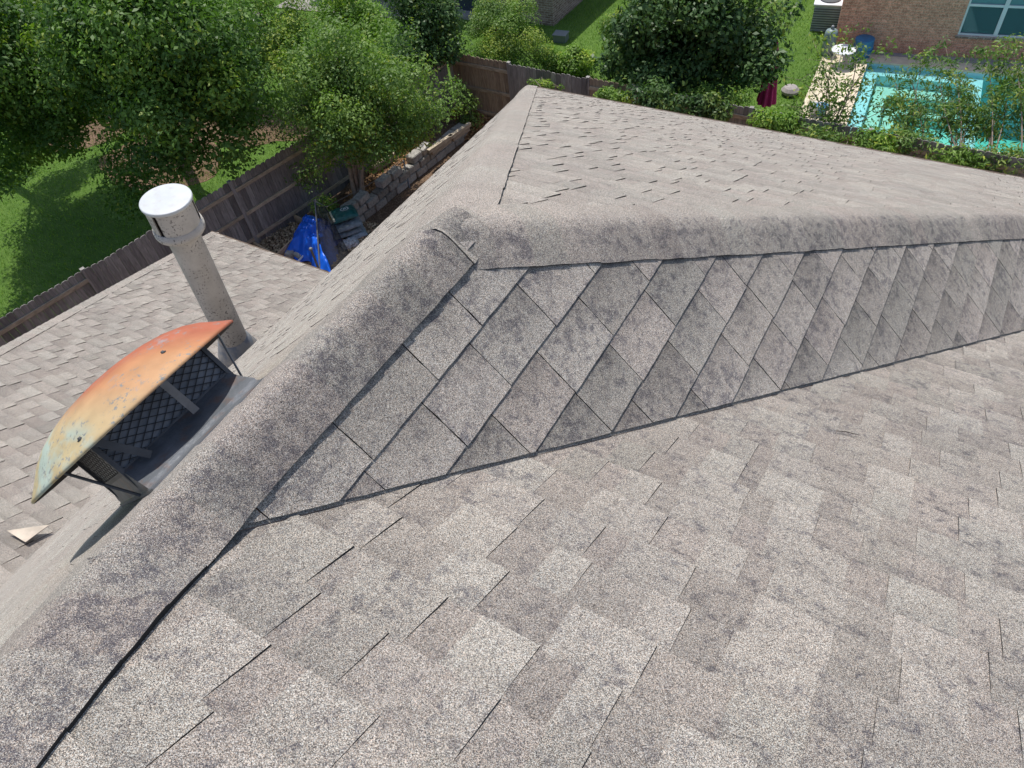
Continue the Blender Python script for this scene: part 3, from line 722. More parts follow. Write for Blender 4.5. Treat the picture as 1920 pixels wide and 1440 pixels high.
fence('wooden_fence', (-15.35, -2), (-12.25, 15.5), [(0, .27, 1, M_fence), (.27, .395, 1, M_fence), (.395, .50, -1, M_fence), (.50, .60, 1, M_fence), (.60, .80, 1, M_fence), (.80, 1, 1, M_fence)],
      'long weathered grey picket fence between the shaded lawn at left and the house', FZ, (.984, -.175))
fence('wooden_fence', (-12.2, 15.62), (6, 15.30), [(0, .105, 1, M_fence_b), (.105, .233, -1, M_fence), (.233, .30, 1, M_fence_b), (.30, .46, 1, M_fence), (.46, .60, 1, M_fence), (.60, .8, 1, M_fence), (.8, 1, 1, M_fence)],
      'brown and grey picket fence running behind the far roof corner in front of the pool', FZ, (0.0175, -1))

# ------------------------------------------------------------------ trees and shrubs
M_bark = plain('bark', (.10, .075, .055), .95, nz=14, var=.45, bump=.6, dist=.03)
M_bark_l = plain('pale_bark', (.27, .22, .17), .9, nz=12, var=.35, bump=.3, dist=.02)
M_oak = leaf_mat('oak_leaf', (.042, .100, .024), (.18, .31, .055), .28, .5)
M_myr = leaf_mat('myrtle_leaf', (.070, .138, .036), (.24, .36, .080), .3, .5)
M_dk = leaf_mat('dark_leaf', (.030, .072, .022), (.12, .21, .060), .2, .45)
M_lt = leaf_mat('light_leaf', (.10, .19, .034), (.29, .44, .09), .32, .5)
M_ole = leaf_mat('oleander_leaf', (.075, .15, .038), (.23, .34, .095), .28, .5)

def leaves(cent, rad, n_, size, seed, up=.55, aspect=.5, flat=None):
    """cent: (k,3) clump centres, rad: (k,) clump radii -> leaf quads"""
    r = np.random.default_rng(seed); k = len(cent)
    w_ = rad ** 2; idx = r.choice(k, n_, p=w_ / w_.sum())
    dirn = r.normal(size=(n_, 3)); dirn /= np.linalg.norm(dirn, axis=1)[:, None]
    dist = rad[idx] * r.uniform(.25, 1.08, n_) ** .6
    off = dirn * dist[:, None]; off[:, 2] *= .72
    pos = cent[idx] + off
    nrm = dirn * .8 + r.normal(size=(n_, 3)) * .55; nrm[:, 2] += up; nrm /= np.linalg.norm(nrm, axis=1)[:, None]
    tv = r.normal(size=(n_, 3)); tv[:, 2] -= .25; tv -= nrm * (tv * nrm).sum(1)[:, None]; tv /= np.linalg.norm(tv, axis=1)[:, None]
    bt = np.cross(nrm, tv); sz = size * r.uniform(.6, 1.35, n_)
    L_ = tv * sz[:, None]; W = bt * (sz * aspect)[:, None]; fold = nrm * (sz * .12)[:, None]
    v = np.stack([pos - L_ * .5, pos + W * .5 + fold, pos + L_ * .5, pos - W * .5 + fold], 1).reshape(-1, 3)
    f_ = np.arange(n_ * 4).reshape(-1, 4)
    ct = r.random(k)
    t = np.clip(ct[idx] ** 1.3 * .75 + r.random(n_) * .3, 0, 1); g = (r.random(n_) < .04) * .5 + (ct[idx] > .86) * r.random(n_) * .55
    return v, f_, np.repeat(t, 4), np.repeat(g, 4)

def crown_points(c, rx, ry, rz, k, seed, fill=.6, low=-.75):
    r = np.random.default_rng(seed); out = []
    while len(out) < k:
        d = r.normal(size=3); d /= np.linalg.norm(d)
        if d[2] < low: continue
        m = r.uniform(fill, 1.0) * (1 + .22 * noise.noise(Vector(d * 1.7) + Vector((seed, 0, 0))))
        out.append((c[0] + d[0] * rx * m, c[1] + d[1] * ry * m, c[2] + d[2] * rz * m))
    return np.array(out)

def tree(name, base, c, rx, ry, rz, k, n_, size, clump, mat, bark, label, cat, seed, trunk_r=.14, stems=1, fill=.5, group=None, aspect=.5, up=.55, extra=None, low=-.75, limbs=26):
    root = thing(name, base, label, cat, group); rnd = random.Random(seed)
    cp = crown_points(c, rx, ry, rz, k, seed, fill, low); 
    if extra is not None: cp = np.concatenate([cp, np.array(extra)])
    rad = clump * np.random.default_rng(seed + 1).uniform(.6, 1.35, len(cp))
    v, f_, t, g = leaves(cp, rad, n_, size, seed + 2, up, aspect)
    raw('crown', v, f_, t, g, mat, root)
    a2 = Acc(); base = Vector(base); cc = Vector(c)
    for s2 in range(stems):
        b0 = base + Vector((rnd.uniform(-.12, .12), rnd.uniform(-.12, .12), 0)) * (stems > 1) - Vector((0, 0, .1))
        top = cc + Vector((rnd.uniform(-.4, .4) * rx * (stems > 1), rnd.uniform(-.4, .4) * ry * (stems > 1), rz * .25))
        sway = Vector((rnd.uniform(-.15, .15), rnd.uniform(-.15, .15), 0))
        pts = [b0.lerp(top, u) + sway * math.sin(u * 3) for u in (0, .25, .5, .75, 1)]
        a2.tube(pts, [trunk_r * x / (1 if stems == 1 else 1.6) for x in (1.15, .9, .7, .45, .2)], 9)
        for q in range(limbs // stems):
            tg = Vector(cp[rnd.randrange(len(cp))]); u = rnd.uniform(.35, .95); st = pts[int(u * 4)].lerp(pts[min(4, int(u * 4) + 1)], (u * 4) % 1)
            md = st.lerp(tg, .5) + Vector((rnd.uniform(-.15, .15), rnd.uniform(-.15, .15), rnd.uniform(0, .25)))
            rr = trunk_r * .28 * (1.1 - u)+.012
            a2.tube([st, md, tg], [rr, rr * .6, rr * .2], 5, cap=False)
    obj('trunk', a2, bark, root, True)
    return root
def px_tree(name, px, py, z, wpx, hpx, rz, base=None, basez=G, **kw):
    """crown centre looked up from where it stands: centre pixel at height z; half widths in pixels turned to metres there"""
    c = at(px, py, z); m = ppm(c); rx = wpx / m; ry = hpx / m
    b = base if base is not None else Vector((c.x, c.y, G))
    return tree(name, (b[0], b[1], basez), c, rx, ry, rz, **kw)
V3 = lambda p: (p.x, p.y, p.z)
rsh = random.Random(77)
shade_clumps = [(rsh.uniform(-26, -18.6), rsh.uniform(6.6, 11), rsh.uniform(-6.8, -5.2)) for _ in range(14)]  # extra crown clumps, added to throw shade on the lawn

px_tree('oak_tree', 285, 95, -6.2, 215, 150, 2.5, base=at(330, 285, G), k=190, n_=72000, size=.115, clump=.62, mat=M_oak, bark=M_bark,
        label='big dark green oak on the shaded lawn behind the flue pipe', cat='tree', seed=21, trunk_r=.2, fill=.35, low=-.9,
        extra=[V3(at(x, y, z)) for x, y, z in [(330, 300, -8.2), (300, 260, -8), (360, 270, -8), (230, 300, -8.6), (225, 250, -8), (390, 200, -7.5), (270, 340, -8.9), (245, 370, -9.2), (340, 230, -7.6), (140, 130, -7), (420, 120, -6.6), (250, 215, -7), (290, 230, -6.9), (215, 205, -7.1), (330, 265, -7.6), (280, 290, -7.8), (110, 170, -6.8), (420, 60, -6.3), (390, 160, -7), (225, 330, -8.8), (255, 300, -8.2)]])
px_tree('oak_tree', 20, 120, -6.5, 150, 150, 2.3, base=at(-60, 300, G), k=80, n_=70000, size=.115, clump=.62, mat=M_oak, bark=M_bark,
        label='second dark oak cut by the left edge of the photo', cat='tree', seed=33, trunk_r=.18, fill=.35, low=-.95,
        extra=shade_clumps + [V3(at(x, y, z)) for x, y, z in [(50, 250, -8), (20, 290, -8.6), (90, 230, -8), (30, 200, -7.5), (70, 280, -8.5), (-20, 240, -8), (110, 200, -7.4), (130, 270, -8.8), (0, 320, -9), (-60, 200, -6.8), (-120, 260, -6.9), (-60, 300, -7.4), (-140, 340, -7.4), (-90, 380, -7.8), (-160, 420, -8), (40, 170, -6.8), (80, 150, -6.7), (-30, 330, -8), (-40, 40, -6.5), (-12, 129, -7.5), (65, 93, -7.5), (40, 7, -6.5), (100, 49, -6.5), (-10, 90, -6.5), (-65, -52, -5.5), (17, -84, -5.5), (-41, -6, -5.5), (-26, 178, -8.4), (15, 186, -7.5), (125, 140, -7.5), (-60, 125, -6.5), (-91, 24, -5.5), (106, 94, -6.5), (80, -7, -5.5)]])  # out-of-view clumps at left and top are added to shade the lawn
px_tree('crape_myrtle', 665, 175, -7.6, 150, 130, 1.5, base=at(668, 368, G + .3), k=110, n_=40000, size=.085, clump=.48, mat=M_myr, bark=M_bark_l,
        label='bushy multi-stemmed crape myrtle inside the fence above the blue tarp', cat='tree', seed=41, trunk_r=.09, stems=6, fill=.3, low=-.9,
        extra=[V3(at(x, y, z)) for x, y, z in [(560, 320, -9.3), (585, 340, -9.6), (540, 300, -9.2), (600, 300, -9), (520, 200, -8), (800, 210, -8), (840, 190, -8.2), (650, 280, -8.7), (740, 270, -8.7), (560, 130, -7.6), (780, 150, -7.6), (700, 290, -8.9), (600, 250, -8.3), (790, 250, -8.6), (850, 160, -7.9)]])
px_tree('leafy_tree', 800, 60, -8.0, 75, 80, 1.6, base=at(800, 145, G), k=46, n_=16000, size=.10, clump=.5, mat=M_dk, bark=M_bark,
        label='dark tree behind the back fence, left of the round shrub', cat='tree', seed=52, fill=.4)
px_tree('leafy_tree', 500, 55, -8.4, 110, 60, 1.5, base=at(520, 120, G), k=50, n_=17000, size=.085, clump=.5, mat=M_myr, bark=M_bark,
        label='yellowish green tree at the top edge, between the oak and the crape myrtle', cat='tree', seed=57, fill=.4)
px_tree('leafy_tree', 660, 35, -8.6, 80, 40, 1.2, base=at(660, 75, G), k=34, n_=10000, size=.085, clump=.46, mat=M_lt, bark=M_bark,
        label='light green small tree in front of the grey patio at the top edge', cat='tree', seed=58, fill=.4)
px_tree('round_shrub', 950, 72, -9.3, 78, 58, 1.15, base=at(960, 90, G), k=60, n_=22000, size=.06, clump=.34, mat=M_myr, bark=M_bark,
        label='large clipped round shrub just behind the back fence', cat='shrub', seed=61, fill=.75, up=.8)
px_tree('broadleaf_tree', 1300, 66, -8.0, 165, 92, 1.8, base=at(1330, 90, G), k=120, n_=34000, size=.13, clump=.55, mat=M_dk, bark=M_bark,
        label='wide dark glossy-leaved tree left of the pink parasol', cat='tree', seed=71, trunk_r=.16, fill=.4, low=-.9, aspect=.55,
        extra=[V3(at(x, y, z)) for x, y, z in [(1180, 170, -8.9), (1240, 180, -8.9), (1320, 185, -9.1), (1130, 120, -8.5), (1220, 140, -8.6), (1160, 100, -8.3), (1485, 15, -8), (1260, 150, -8.7), (1300, 160, -9)]])
def px_shrub(name, px, py, z, wpx, hpx, rz, label, seed, mat=None, n_=3500, size=.075, clump=.26, k=16, cat='shrub', group=None, fill=.3, aspect=.4):
    return px_tree(name, px, py, z, wpx, hpx, rz, k=k, n_=n_, size=size, clump=clump, mat=mat or M_lt, bark=M_bark_l, label=label, cat=cat, seed=seed,
                   trunk_r=.03, stems=4, fill=fill, group=group, aspect=aspect, limbs=16)
px_shrub('weed_clump', 1075, 122, G + .4, 40, 15, .4, 'bright green tall weeds behind the back fence between two shrubs', 81, n_=7000, size=.10, k=22)
px_shrub('weed_clump', 1035, 118, G + .4, 25, 16, .4, 'yellowish weeds at the foot of the round shrub', 82, n_=3500)
px_shrub('leafy_shrub', 1152, 62, G + .9, 22, 34, .8, 'loose light green shrub against the wide dark tree', 83, n_=5500, mat=M_myr, k=22)
px_shrub('leafy_shrub', 612, 395, G + .5, 14, 15, .3, 'small bright green plant beside the blue tarp', 84, n_=900, k=6)
px_shrub('leafy_shrub', 875, 205, G + .6, 22, 22, .5, 'thin shrub by the brown fence above the rusty mulch', 85, n_=1300, mat=M_myr, k=10)
px_shrub('creeper', 1022, 160, FZ - .25, 34, 8, .14, 'creeper on the fence at the far roof corner', 86, n_=900, size=.06, clump=.12, k=12, cat='plant')
px_shrub('creeper', 1150, 182, FZ - .1, 42, 10, .2, 'creeper on the fence right of the bleached rail', 87, n_=1800, size=.07, clump=.18, k=14, cat='plant')
px_shrub('leafy_shrub', 1355, 195, FZ - .3, 60, 14, .5, 'yellow green low shrub below the parasol by the fence', 88, n_=3200, k=18)
px_shrub('leafy_shrub', 1455, 235, FZ - .2, 40, 16, .3, 'leafy bright shrub rising at the eave right of the parasol', 89, n_=2600, size=.10, k=14)

px_shrub('leafy_shrub', 1235, 190, FZ + .1, 48, 12, .3, 'dark green shrub hanging over the fence under the wide dark tree', 90, n_=2400, size=.11, k=16, mat=M_dk)
px_shrub('leafy_shrub', 1320, 203, FZ + .05, 40, 10, .25, 'dark shrub over the fence just left of the parasol', 91, n_=2000, size=.11, k=14, mat=M_dk)
# willowy shrubs between the fence and the pool: stems and narrow leaves
def stem_shrub(name, base, tips, label, seed, n_=3200, size=.13, aspect=.24, mat=None, clump=.20, group=None, bend=.25, cat='shrub'):
    rnd = random.Random(seed); base = Vector(base); root = thing(name, base, label, cat, group); a2 = Acc(); cl = []; rads = []
    for tp in tips:
        tp = Vector(tp); b0 = base + Vector((rnd.uniform(-.15, .15), rnd.uniform(-.15, .15), -.05))
        md = b0.lerp(tp, .5) + Vector((rnd.uniform(-bend, bend), rnd.uniform(-bend, bend), .15))
        pts = []
        for u in np.linspace(0, 1, 7): pts.append(b0 * (1 - u) ** 2 + md * 2 * u * (1 - u) + tp * u * u)
        a2.tube(pts, [.020, .017, .014, .011, .009, .006, .003], 5, cap=False)
        for u in (3, 4, 5, 6):
            cl.append(pts[u] + Vector((rnd.uniform(-.1, .1), rnd.uniform(-.1, .1), rnd.uniform(-.05, .1)))); rads.append(clump * rnd.uniform(.7, 1.3))
            for w_ in range(2):
                e = pts[u] + Vector((rnd.uniform(-.35, .35), rnd.uniform(-.35, .35), rnd.uniform(0, .3))); a2.tube([pts[u], e], [.006, .002], 4, cap=False)
                cl.append(e); rads.append(clump * rnd.uniform(.5, 1.0))
    v, f_, t, g = leaves(np.array([tuple(c) for c in cl]), np.array(rads), n_, size, seed, .35, aspect)
    raw('foliage', v, f_, t, g, mat or M_ole, root); obj('stems', a2, M_bark_l, root, True)
def tips(lst): return [at(x, y, z) for x, y, z in lst]
GR = 'willowy shrubs between the back fence and the pool'
yb = 16.1
stem_shrub('willowy_shrub', aty(1545, 262, 15.9), tips([(1600, 60, -7.2), (1560, 110, -7.4), (1640, 110, -7.8), (1500, 150, -8.2), (1625, 160, -8.4), (1580, 190, -8.6), (1530, 90, -7.6), (1690, 240, -9), (1490, 200, -8.8), (1660, 205, -8.8), (1510, 230, -9.1), (1560, 230, -9.1)]),
           'sparse twiggy shrub with bare pale branches, nearest the parasol', 101, n_=2300, size=.10, aspect=.42, mat=M_myr, group=GR, clump=.26, bend=.5)
for i, (bx, tp, lb) in enumerate([
    (1720, [(1660, 195, -8.9), (1700, 130, -8.3), (1730, 115, -8.1), (1690, 220, -9.2), (1740, 190, -8.8), (1760, 250, -9.3), (1680, 160, -8.7)], 'willowy shrub before the left part of the pool steps'),
    (1790, [(1780, 115, -8.2), (1800, 150, -8.6), (1770, 180, -8.8), (1820, 200, -9.0), (1760, 140, -8.4), (1800, 230, -9.3)], 'willowy shrub before the pale pool divider'),
    (1860, [(1850, 110, -8.2), (1870, 180, -8.9), (1830, 210, -9.2), (1890, 160, -8.7), (1850, 240, -9.4)], 'willowy shrub before the deep teal water'),
    (1930, [(1900, 95, -7.9), (1920, 140, -8.4), (1890, 110, -8.1), (1940, 180, -8.8), (1910, 215, -9.1), (1930, 80, -7.8)], 'willowy shrub cut by the right edge of the photo')]):
    stem_shrub('willowy_shrub', aty(bx, 300, yb), tips(tp), lb, 110 + i, n_=2300, size=.12, group=GR, clump=.24)
for i, (px, py, w_, lb) in enumerate([(1530, 250, 42, 'dense low shrub over the fence below the twiggy shrub'), (1625, 262, 46, 'low shrub over the fence at the pool corner'),
                                      (1715, 262, 50, 'low shrub over the fence before the pool steps'), (1800, 285, 48, 'low shrub over the fence before the pool divider'), (1885, 290, 50, 'low shrub over the fence at the right edge')]):
    px_shrub('leafy_shrub', px, py + 10, FZ - .20, w_ * 1.1, 11, .20, lb, 130 + i, n_=1200, size=.11, k=18, aspect=.28, mat=(M_ole, M_lt)[i % 2], group='low shrubs along the back fence by the pool')

# ------------------------------------------------------------------ pool
M_tile = plain('pool_pale_blue_plaster', (.36, .62, .68), .4, nz=6, var=.12)
M_deep = plain('pool_deep_plaster', (.09, .50, .44), .5, nz=2, var=.2)
M_step = plain('pool_step_plaster', (.36, .62, .54), .5, nz=3, var=.15)
M_cope = plain('cream_coping_stone', (.66, .56, .42), .8, nz=5, var=.15)
M_conc = plain('grey_and_shaded_concrete', (.32, .30, .29), .9, nz=6, var=.15)  # on the path this grey holds the tan house's shade
n = NT('pool_water'); n.set(color=(.6, .9, .88), rough=.03, spec=.5)
n.b.inputs['Transmission Weight'].default_value = 1.0; n.b.inputs['IOR'].default_value = 1.33
n.bump(n.noise(3.5, 3, .5), .25, .03)
tr = n.n('ShaderNodeBsdfTransparent', {0: (.78, .93, .90, 1)}); gl = n.n('ShaderNodeBsdfGlossy', {0: (1, 1, 1, 1), 'Roughness': .04})
fr = n.n('ShaderNodeFresnel', {0: 1.33}); mx = n.n('ShaderNodeMixShader'); n.t.links.new(fr.outputs[0], mx.inputs[0]); n.t.links.new(tr.outputs[0], mx.inputs[1]); n.t.links.new(gl.outputs[0], mx.inputs[2])
bp = n.n('ShaderNodeBump', {'Strength': .04, 'Distance': .02}); n.t.links.new(n.noise(4, 3, .5), bp.inputs['Height']); n.t.links.new(bp.outputs[0], gl.inputs['Normal']); n.t.links.new(bp.outputs[0], fr.inputs['Normal'])
n.t.links.new(mx.outputs[0], n.out.inputs[0]); M_water = n.m
pool = thing('swimming_pool', pp(4, 2, G), 'teal swimming pool with pale blue shelf and cream coping', 'pool')
def pslab(acc, a0, a1, b0, b1, z0, z1, mat=0):
    acc.box(pp(a0, b0, z0), ux * (a1 - a0), uy * (b1 - b0), (0, 0, z1 - z0), mat)
acc = Acc()   # shell: floor and walls
pslab(acc, -.15, PW + .15, -.15, 0, G - 1.7, G - .003); pslab(acc, -.15, PW + .15, PD, PD + .15, G - 1.7, G - .003)
pslab(acc, -.15, 0, 0, PD, G - 1.7, G - .003); pslab(acc, PW, PW + .15, 0, PD, G - 1.7, G - .003)
obj('pool_wall', acc, M_tile, pool)
acc = Acc(); pslab(acc, 2.98, PW, 0, PD, G - 1.75, G - 1.55); obj('deep_floor', acc, M_deep, pool)
acc = Acc()
pslab(acc, 0, .34, 0, PD, G - 1.5, G - .13); pslab(acc, .34, 2.62, 0, .42, G - 1.5, G - .13); pslab(acc, 2.62, 2.98, 0, PD, G - 1.5, G - .13); pslab(acc, .34, 2.62, PD - .30, PD, G - 1.5, G - .13)
obj('pool_shelf', acc, M_tile, pool)
acc = Acc()
pslab(acc, .34, .74, .42, PD - .3, G - 1.5, G - .40); pslab(acc, .74, 2.3, .42, .95, G - 1.5, G - .40); pslab(acc, .74, 1.10, .95, PD - .3, G - 1.5, G - .72); pslab(acc, 1.10, 2.62, .95, 1.30, G - 1.5, G - .72)
obj('pool_steps', acc, M_step, pool)
acc = Acc(); pslab(acc, .34, 2.62, .42, PD - .3, G - 1.5, G - 1.0); obj('shallow_floor', acc, plain('pool_teal_plaster', (.18, .56, .50), .5, nz=2, var=.15), pool)
acc = Acc(); pslab(acc, -.30, 0, -.30, PD + .30, G, G + .05); pslab(acc, 0, PW, -.30, 0, G, G + .05); pslab(acc, 0, PW, PD, PD + .30, G, G + .05)
obj('coping', acc, M_cope, pool)
acc = Acc(); acc.poly([pp(0, 0, G - .07), pp(PW, 0, G - .07), pp(PW, PD, G - .07), pp(0, PD, G - .07)][::-1]); tag(obj('water', acc, M_water), kind='structure')
acc = Acc(); z = G + .006
for a0, a1, b0, b1 in ((-1.25, -.30, -.55, PD + .5), (-.30, PW + 1, -.55, -.30), (-.30, PW + 1, PD + .30, PD + .5)): acc.poly([pp(a0, b0, z), pp(a0, b1, z), pp(a1, b1, z), pp(a1, b0, z)])
tag(obj('deck', acc, M_cope), kind='structure')
acc = Acc(); acc.poly([pp(-.9, -1.25, z + .004), pp(-.9, -.55, z + .004), pp(PW + 1, -.55, z + .004), pp(PW + 1, -1.6, z + .004)]); tag(obj('path', acc, M_conc), kind='structure')  # house shade painted as a grey strip; the lit paving is cream

# ------------------------------------------------------------------ house behind the pool
HO = Vector((-3.57, 22.78, 0)); hx = Vector((math.cos(.165), math.sin(.165), 0)); hy = Vector((-hx.y, hx.x, 0))
def hp(a_, d_, z): v = HO + hx * a_ + hy * d_; return Vector((v.x, v.y, z))
nb = thing('neighbour_house', hp(5, 4, G), 'tan brick house with white framed window behind the pool', 'house')
WX0, WX1, WZ0, WZ1 = 3.12, 5.15, G + .60, G + 2.25
acc = Acc()
def hbox(acc, a0, a1, d0, d1, z0, z1, mat=0): acc.box(hp(a0, d0, z0), hx * (a1 - a0), hy * (d1 - d0), (0, 0, z1 - z0), mat)
hbox(acc, 0, WX0, 0, .25, G, G + 2.6); hbox(acc, WX1, 13, 0, .25, G, G + 2.6); hbox(acc, WX0, WX1, 0, .25, G, WZ0); hbox(acc, WX0, WX1, 0, .25, WZ1, G + 2.6)
hbox(acc, 0, .25, .25, 9, G, G + 2.6); hbox(acc, 12.75, 13, .25, 9, G, G + 2.6); hbox(acc, 0, 13, 9, 9.25, G, G + 2.6)
obj('wall', acc, M_brick_tan, nb)
rx0 = Acc()
e0, e1 = -.2, 13.2; ridz = G + 2.6 + 2.4
A0, B0, C0, D0 = hp(e0, -.16, G + 2.58), hp(e1, -.16, G + 2.58), hp(e1, 9.5, G + 2.58), hp(e0, 9.5, G + 2.58); R0, R1 = hp(4.6, 4.6, ridz), hp(8.4, 4.6, ridz)
rx0.poly([A0, B0, R1, R0]); rx0.poly([B0, C0, R1]); rx0.poly([C0, D0, R0, R1]); rx0.poly([D0, A0, R0]); rx0.poly([A0, D0, C0, B0])
obj('roof', rx0, M_near, nb)
M_glass = plain('dark_window_glass', (.03, .06, .08), .06, spec=.8); M_glass_t = plain('curtained_glass', (.12, .24, .27), .08, spec=.8)
winf = None
acc = Acc()
hbox(acc, WX0, WX1, .02, .10, WZ0, WZ0 + .05); hbox(acc, WX0, WX1, .02, .10, WZ1 - .05, WZ1); hbox(acc, WX0, WX0 + .05, .02, .10, WZ0 + .05, WZ1 - .05); hbox(acc, WX1 - .05, WX1, .02, .10, WZ0 + .05, WZ1 - .05)
hbox(acc, 3.98, 4.08, .018, .10, WZ0 + .05, WZ1 - .05)
for a0, a1 in ((WX0 + .05, 3.98), (4.08, WX1 - .05)): hbox(acc, a0, a1, .022, .09, G + 1.36, G + 1.42)
win = obj('window', acc, M_white, nb)
for a0, a1 in ((WX0 + .05, 3.98), (4.08, WX1 - .05)):
    acc = Acc(); hbox(acc, a0, a1, .06, .07, WZ0 + .05, G + 1.36); obj('pane', acc, M_glass, win)
    acc = Acc(); hbox(acc, a0, a1, .055, .065, G + 1.42, WZ1 - .05); obj('pane', acc, M_glass_t, win)
acc = Acc(); hbox(acc, WX0 - .04, WX1 + .04, -.05, .02, WZ0 - .06, WZ0 - .003); obj('sill', acc, M_brick_red, win)
acc = Acc(); hbox(acc, .3, 12.7, .3, 8.9, G + .01, G + .05); obj('floor_slab', acc, M_conc, nb)

# things by that wall
t = thing('plastic_drum', hp(.75, -.35, G), 'round blue plastic drum against the corner of the tan house', 'drum'); acc = Acc()
Mx = Matrix.Translation(hp(.80, -.42, G)); acc.lathe([(.0, 0), (.20, 0), (.24, .03), (.27, .25), (.275, .27), (.27, .29), (.255, .52), (.26, .55), (.24, .565), (.0, .57)], 32, M=Mx); obj('barrel', acc, plain('faded_blue_plastic', (.03, .16, .32), .5, nz=6), t, True)
acc = Acc(); acc.lathe([(.268, .26), (.288, .27), (.288, .29), (.266, .30)], 32, M=Mx); obj('hoop', acc, plain('dark_blue_plastic', (.02, .10, .22), .5), t, True)
t = thing('patio_table', hp(.32, -.85, G), 'small round white patio table in front of the blue drum', 'table'); Mx = Matrix.Translation(hp(.30, -.95, G))
acc = Acc(); acc.lathe([(.0, .42), (.30, .42), (.33, .435), (.33, .455), (.30, .46), (0, .46)], 32, M=Mx); obj('table_top', acc, M_white, t, True)
for k in range(4):
    acc = Acc(); acc.tube([Mx @ Vector((.20 * math.cos(k * 1.57), .20 * math.sin(k * 1.57), .42)), Mx @ Vector((.26 * math.cos(k * 1.57), .26 * math.sin(k * 1.57), .0))], [.018, .015], 8); obj('leg', acc, M_white, t)
t = thing('gas_bottle', hp(-.05, -.25, G), 'grey green upright cylinder at the corner of the tan house', 'gas bottle'); Mx = Matrix.Translation(hp(-.12, -.35, G))
acc = Acc(); acc.lathe([(0, 0), (.15, 0), (.18, .04), (.18, .62), (.15, .70), (.05, .74), (0, .74)], 28, M=Mx); obj('cylinder', acc, plain('grey_green_paint', (.20, .26, .26), .45, nz=5), t, True)
acc = Acc(); acc.lathe([(.05, .73), (.05, .80), (.03, .83), (0, .83)], 16, M=Mx); obj('valve', acc, M_galv, t, True)
t = thing('air_conditioner', at(1530, 40, G), 'pale grey metal condenser box beside the tan house by the dark tree', 'air conditioner'); p = at(1518, 58, G)
acc = Acc(); acc.box(p, hx * .78, hy * .8, (0, 0, .75)); o2 = obj('cabinet', acc, plain('pale_blue_grey_metal', (.38, .44, .52), .4, metal=.2, nz=4), t)
acc = Acc()
for k in range(9): acc.box(p + Vector((0, 0, .08 + k * .07)) - hy * .012, hx * .78, hy * .010, (0, 0, .028))
obj('louvre', acc, plain('dark_louvre', (.10, .12, .15), .5), t)
acc = Acc(); acc.box(p + Vector((-.03, -.03, .75)), hx * .84, hy * .86, (0, 0, .04)); obj('lid', acc, M_white, t)
acc = Acc(); acc.lathe([(.28, .795), (.30, .80), (.30, .82), (.02, .83)], 28, M=Matrix.Translation(p + hx * .4 + hy * .4)); obj('fan_grille', acc, M_galv_d, t)
acc = Acc(); q = p + hx * 1.0 + hy * 1.1
for i in range(120):
    e = q + hx * random.uniform(-.15, .42) + hy * random.uniform(-.6, 1.8) + Vector((0, 0, .02)); rr = random.uniform(.04, .09)
    acc.lathe([(.001, rr * .6), (rr * .7, rr * .4), (rr, 0), (rr * .6, -rr * .3)], 6, 0, (random.random(), 0, 0), M=Matrix.Translation(e))
tag(obj('gravel', acc, attr_mat('pale_stones', (.28, .27, .26), (.6, .58, .55), .8)), 'pale stones filling the strip beside the tan house', 'gravel', kind='stuff')

# ------------------------------------------------------------------ brick house at the top and the patio
lh = thing('neighbour_house', (-20, 26, G), 'brick house cut by the top edge, its side wall shading the grass strip', 'house')
acc = Acc(); LX, LY = -12.35, 21.7
acc.abox(-22.6, LX - .002, LY, LY + .25, G, G + 2.75); acc.abox(LX - .25, LX, LY + .25, 34, G, G + 2.75); acc.abox(-22.6, -22.35, LY + .25, 34, G, G + 2.75); acc.abox(-22.35, LX - .25, 33.75, 34, G, G + 2.75)
obj('wall', acc, M_brick_red, lh)
acc = Acc(); acc.poly([(-23.1, LY - .5, G + 2.74), (LX + .45, LY - .5, G + 2.74), (LX - 4.5, 27.5, G + 5.2), (-18, 27.5, G + 5.2)]); acc.poly([(LX + .45, LY - .5, G + 2.74), (LX + .45, 34.4, G + 2.74), (LX - 4.5, 28.5, G + 5.2), (LX - 4.5, 27.5, G + 5.2)])
acc.poly([(-23.1, 34.4, G + 2.74), (-23.1, LY - .5, G + 2.74), (-18, 27.5, G + 5.2), (-18, 28.5, G + 5.2)]); acc.poly([(LX + .45, 34.4, G + 2.74), (-23.1, 34.4, G + 2.74), (-18, 28.5, G + 5.2), (LX - 4.5, 28.5, G + 5.2)]); acc.poly([(-18, 27.5, G + 5.2), (LX - 4.5, 27.5, G + 5.2), (LX - 4.5, 28.5, G + 5.2), (-18, 28.5, G + 5.2)])
obj('roof', acc, M_near, lh)
acc = Acc(); acc.abox(-16.15, -15.25, LY - .03, LY - .003, G + .12, G + 2.1); dr = obj('door', acc, plain('dark_blue_door', (.035, .05, .08), .4), lh)
acc = Acc(); acc.lathe([(.0, .05), (.03, .05), (.035, .02), (.0, .0)], 12, M=Matrix.Translation((-15.35, LY - .05, G + 1.05)) @ Matrix.Rotation(math.radians(90), 4, 'X')); obj('handle', acc, M_galv, dr)
acc = Acc(); acc.abox(-16.3, -15.1, LY - .45, LY, G, G + .12); obj('doorstep', acc, M_conc, lh)
for x0 in (-21.6, -19.6):
    acc = Acc(); acc.abox(x0, x0 + 1.1, LY - .04, LY - .003, G + .5, G + 2.0); f2_ = obj('window', acc, M_white, lh)
    acc = Acc(); acc.abox(x0 + .06, x0 + .52, LY - .045, LY - .041, G + .56, G + 1.94); acc.abox(x0 + .58, x0 + 1.04, LY - .045, LY - .041, G + .56, G + 1.94); obj('pane', acc, M_glass, f2_)
sheet('patio', [(-23.6, 19.9), (-17.6, 20.6), (-17.6, LY), (-23.6, LY)], G + .03, plain('warm_grey_concrete', (.30, .27, .25), .9, nz=5))
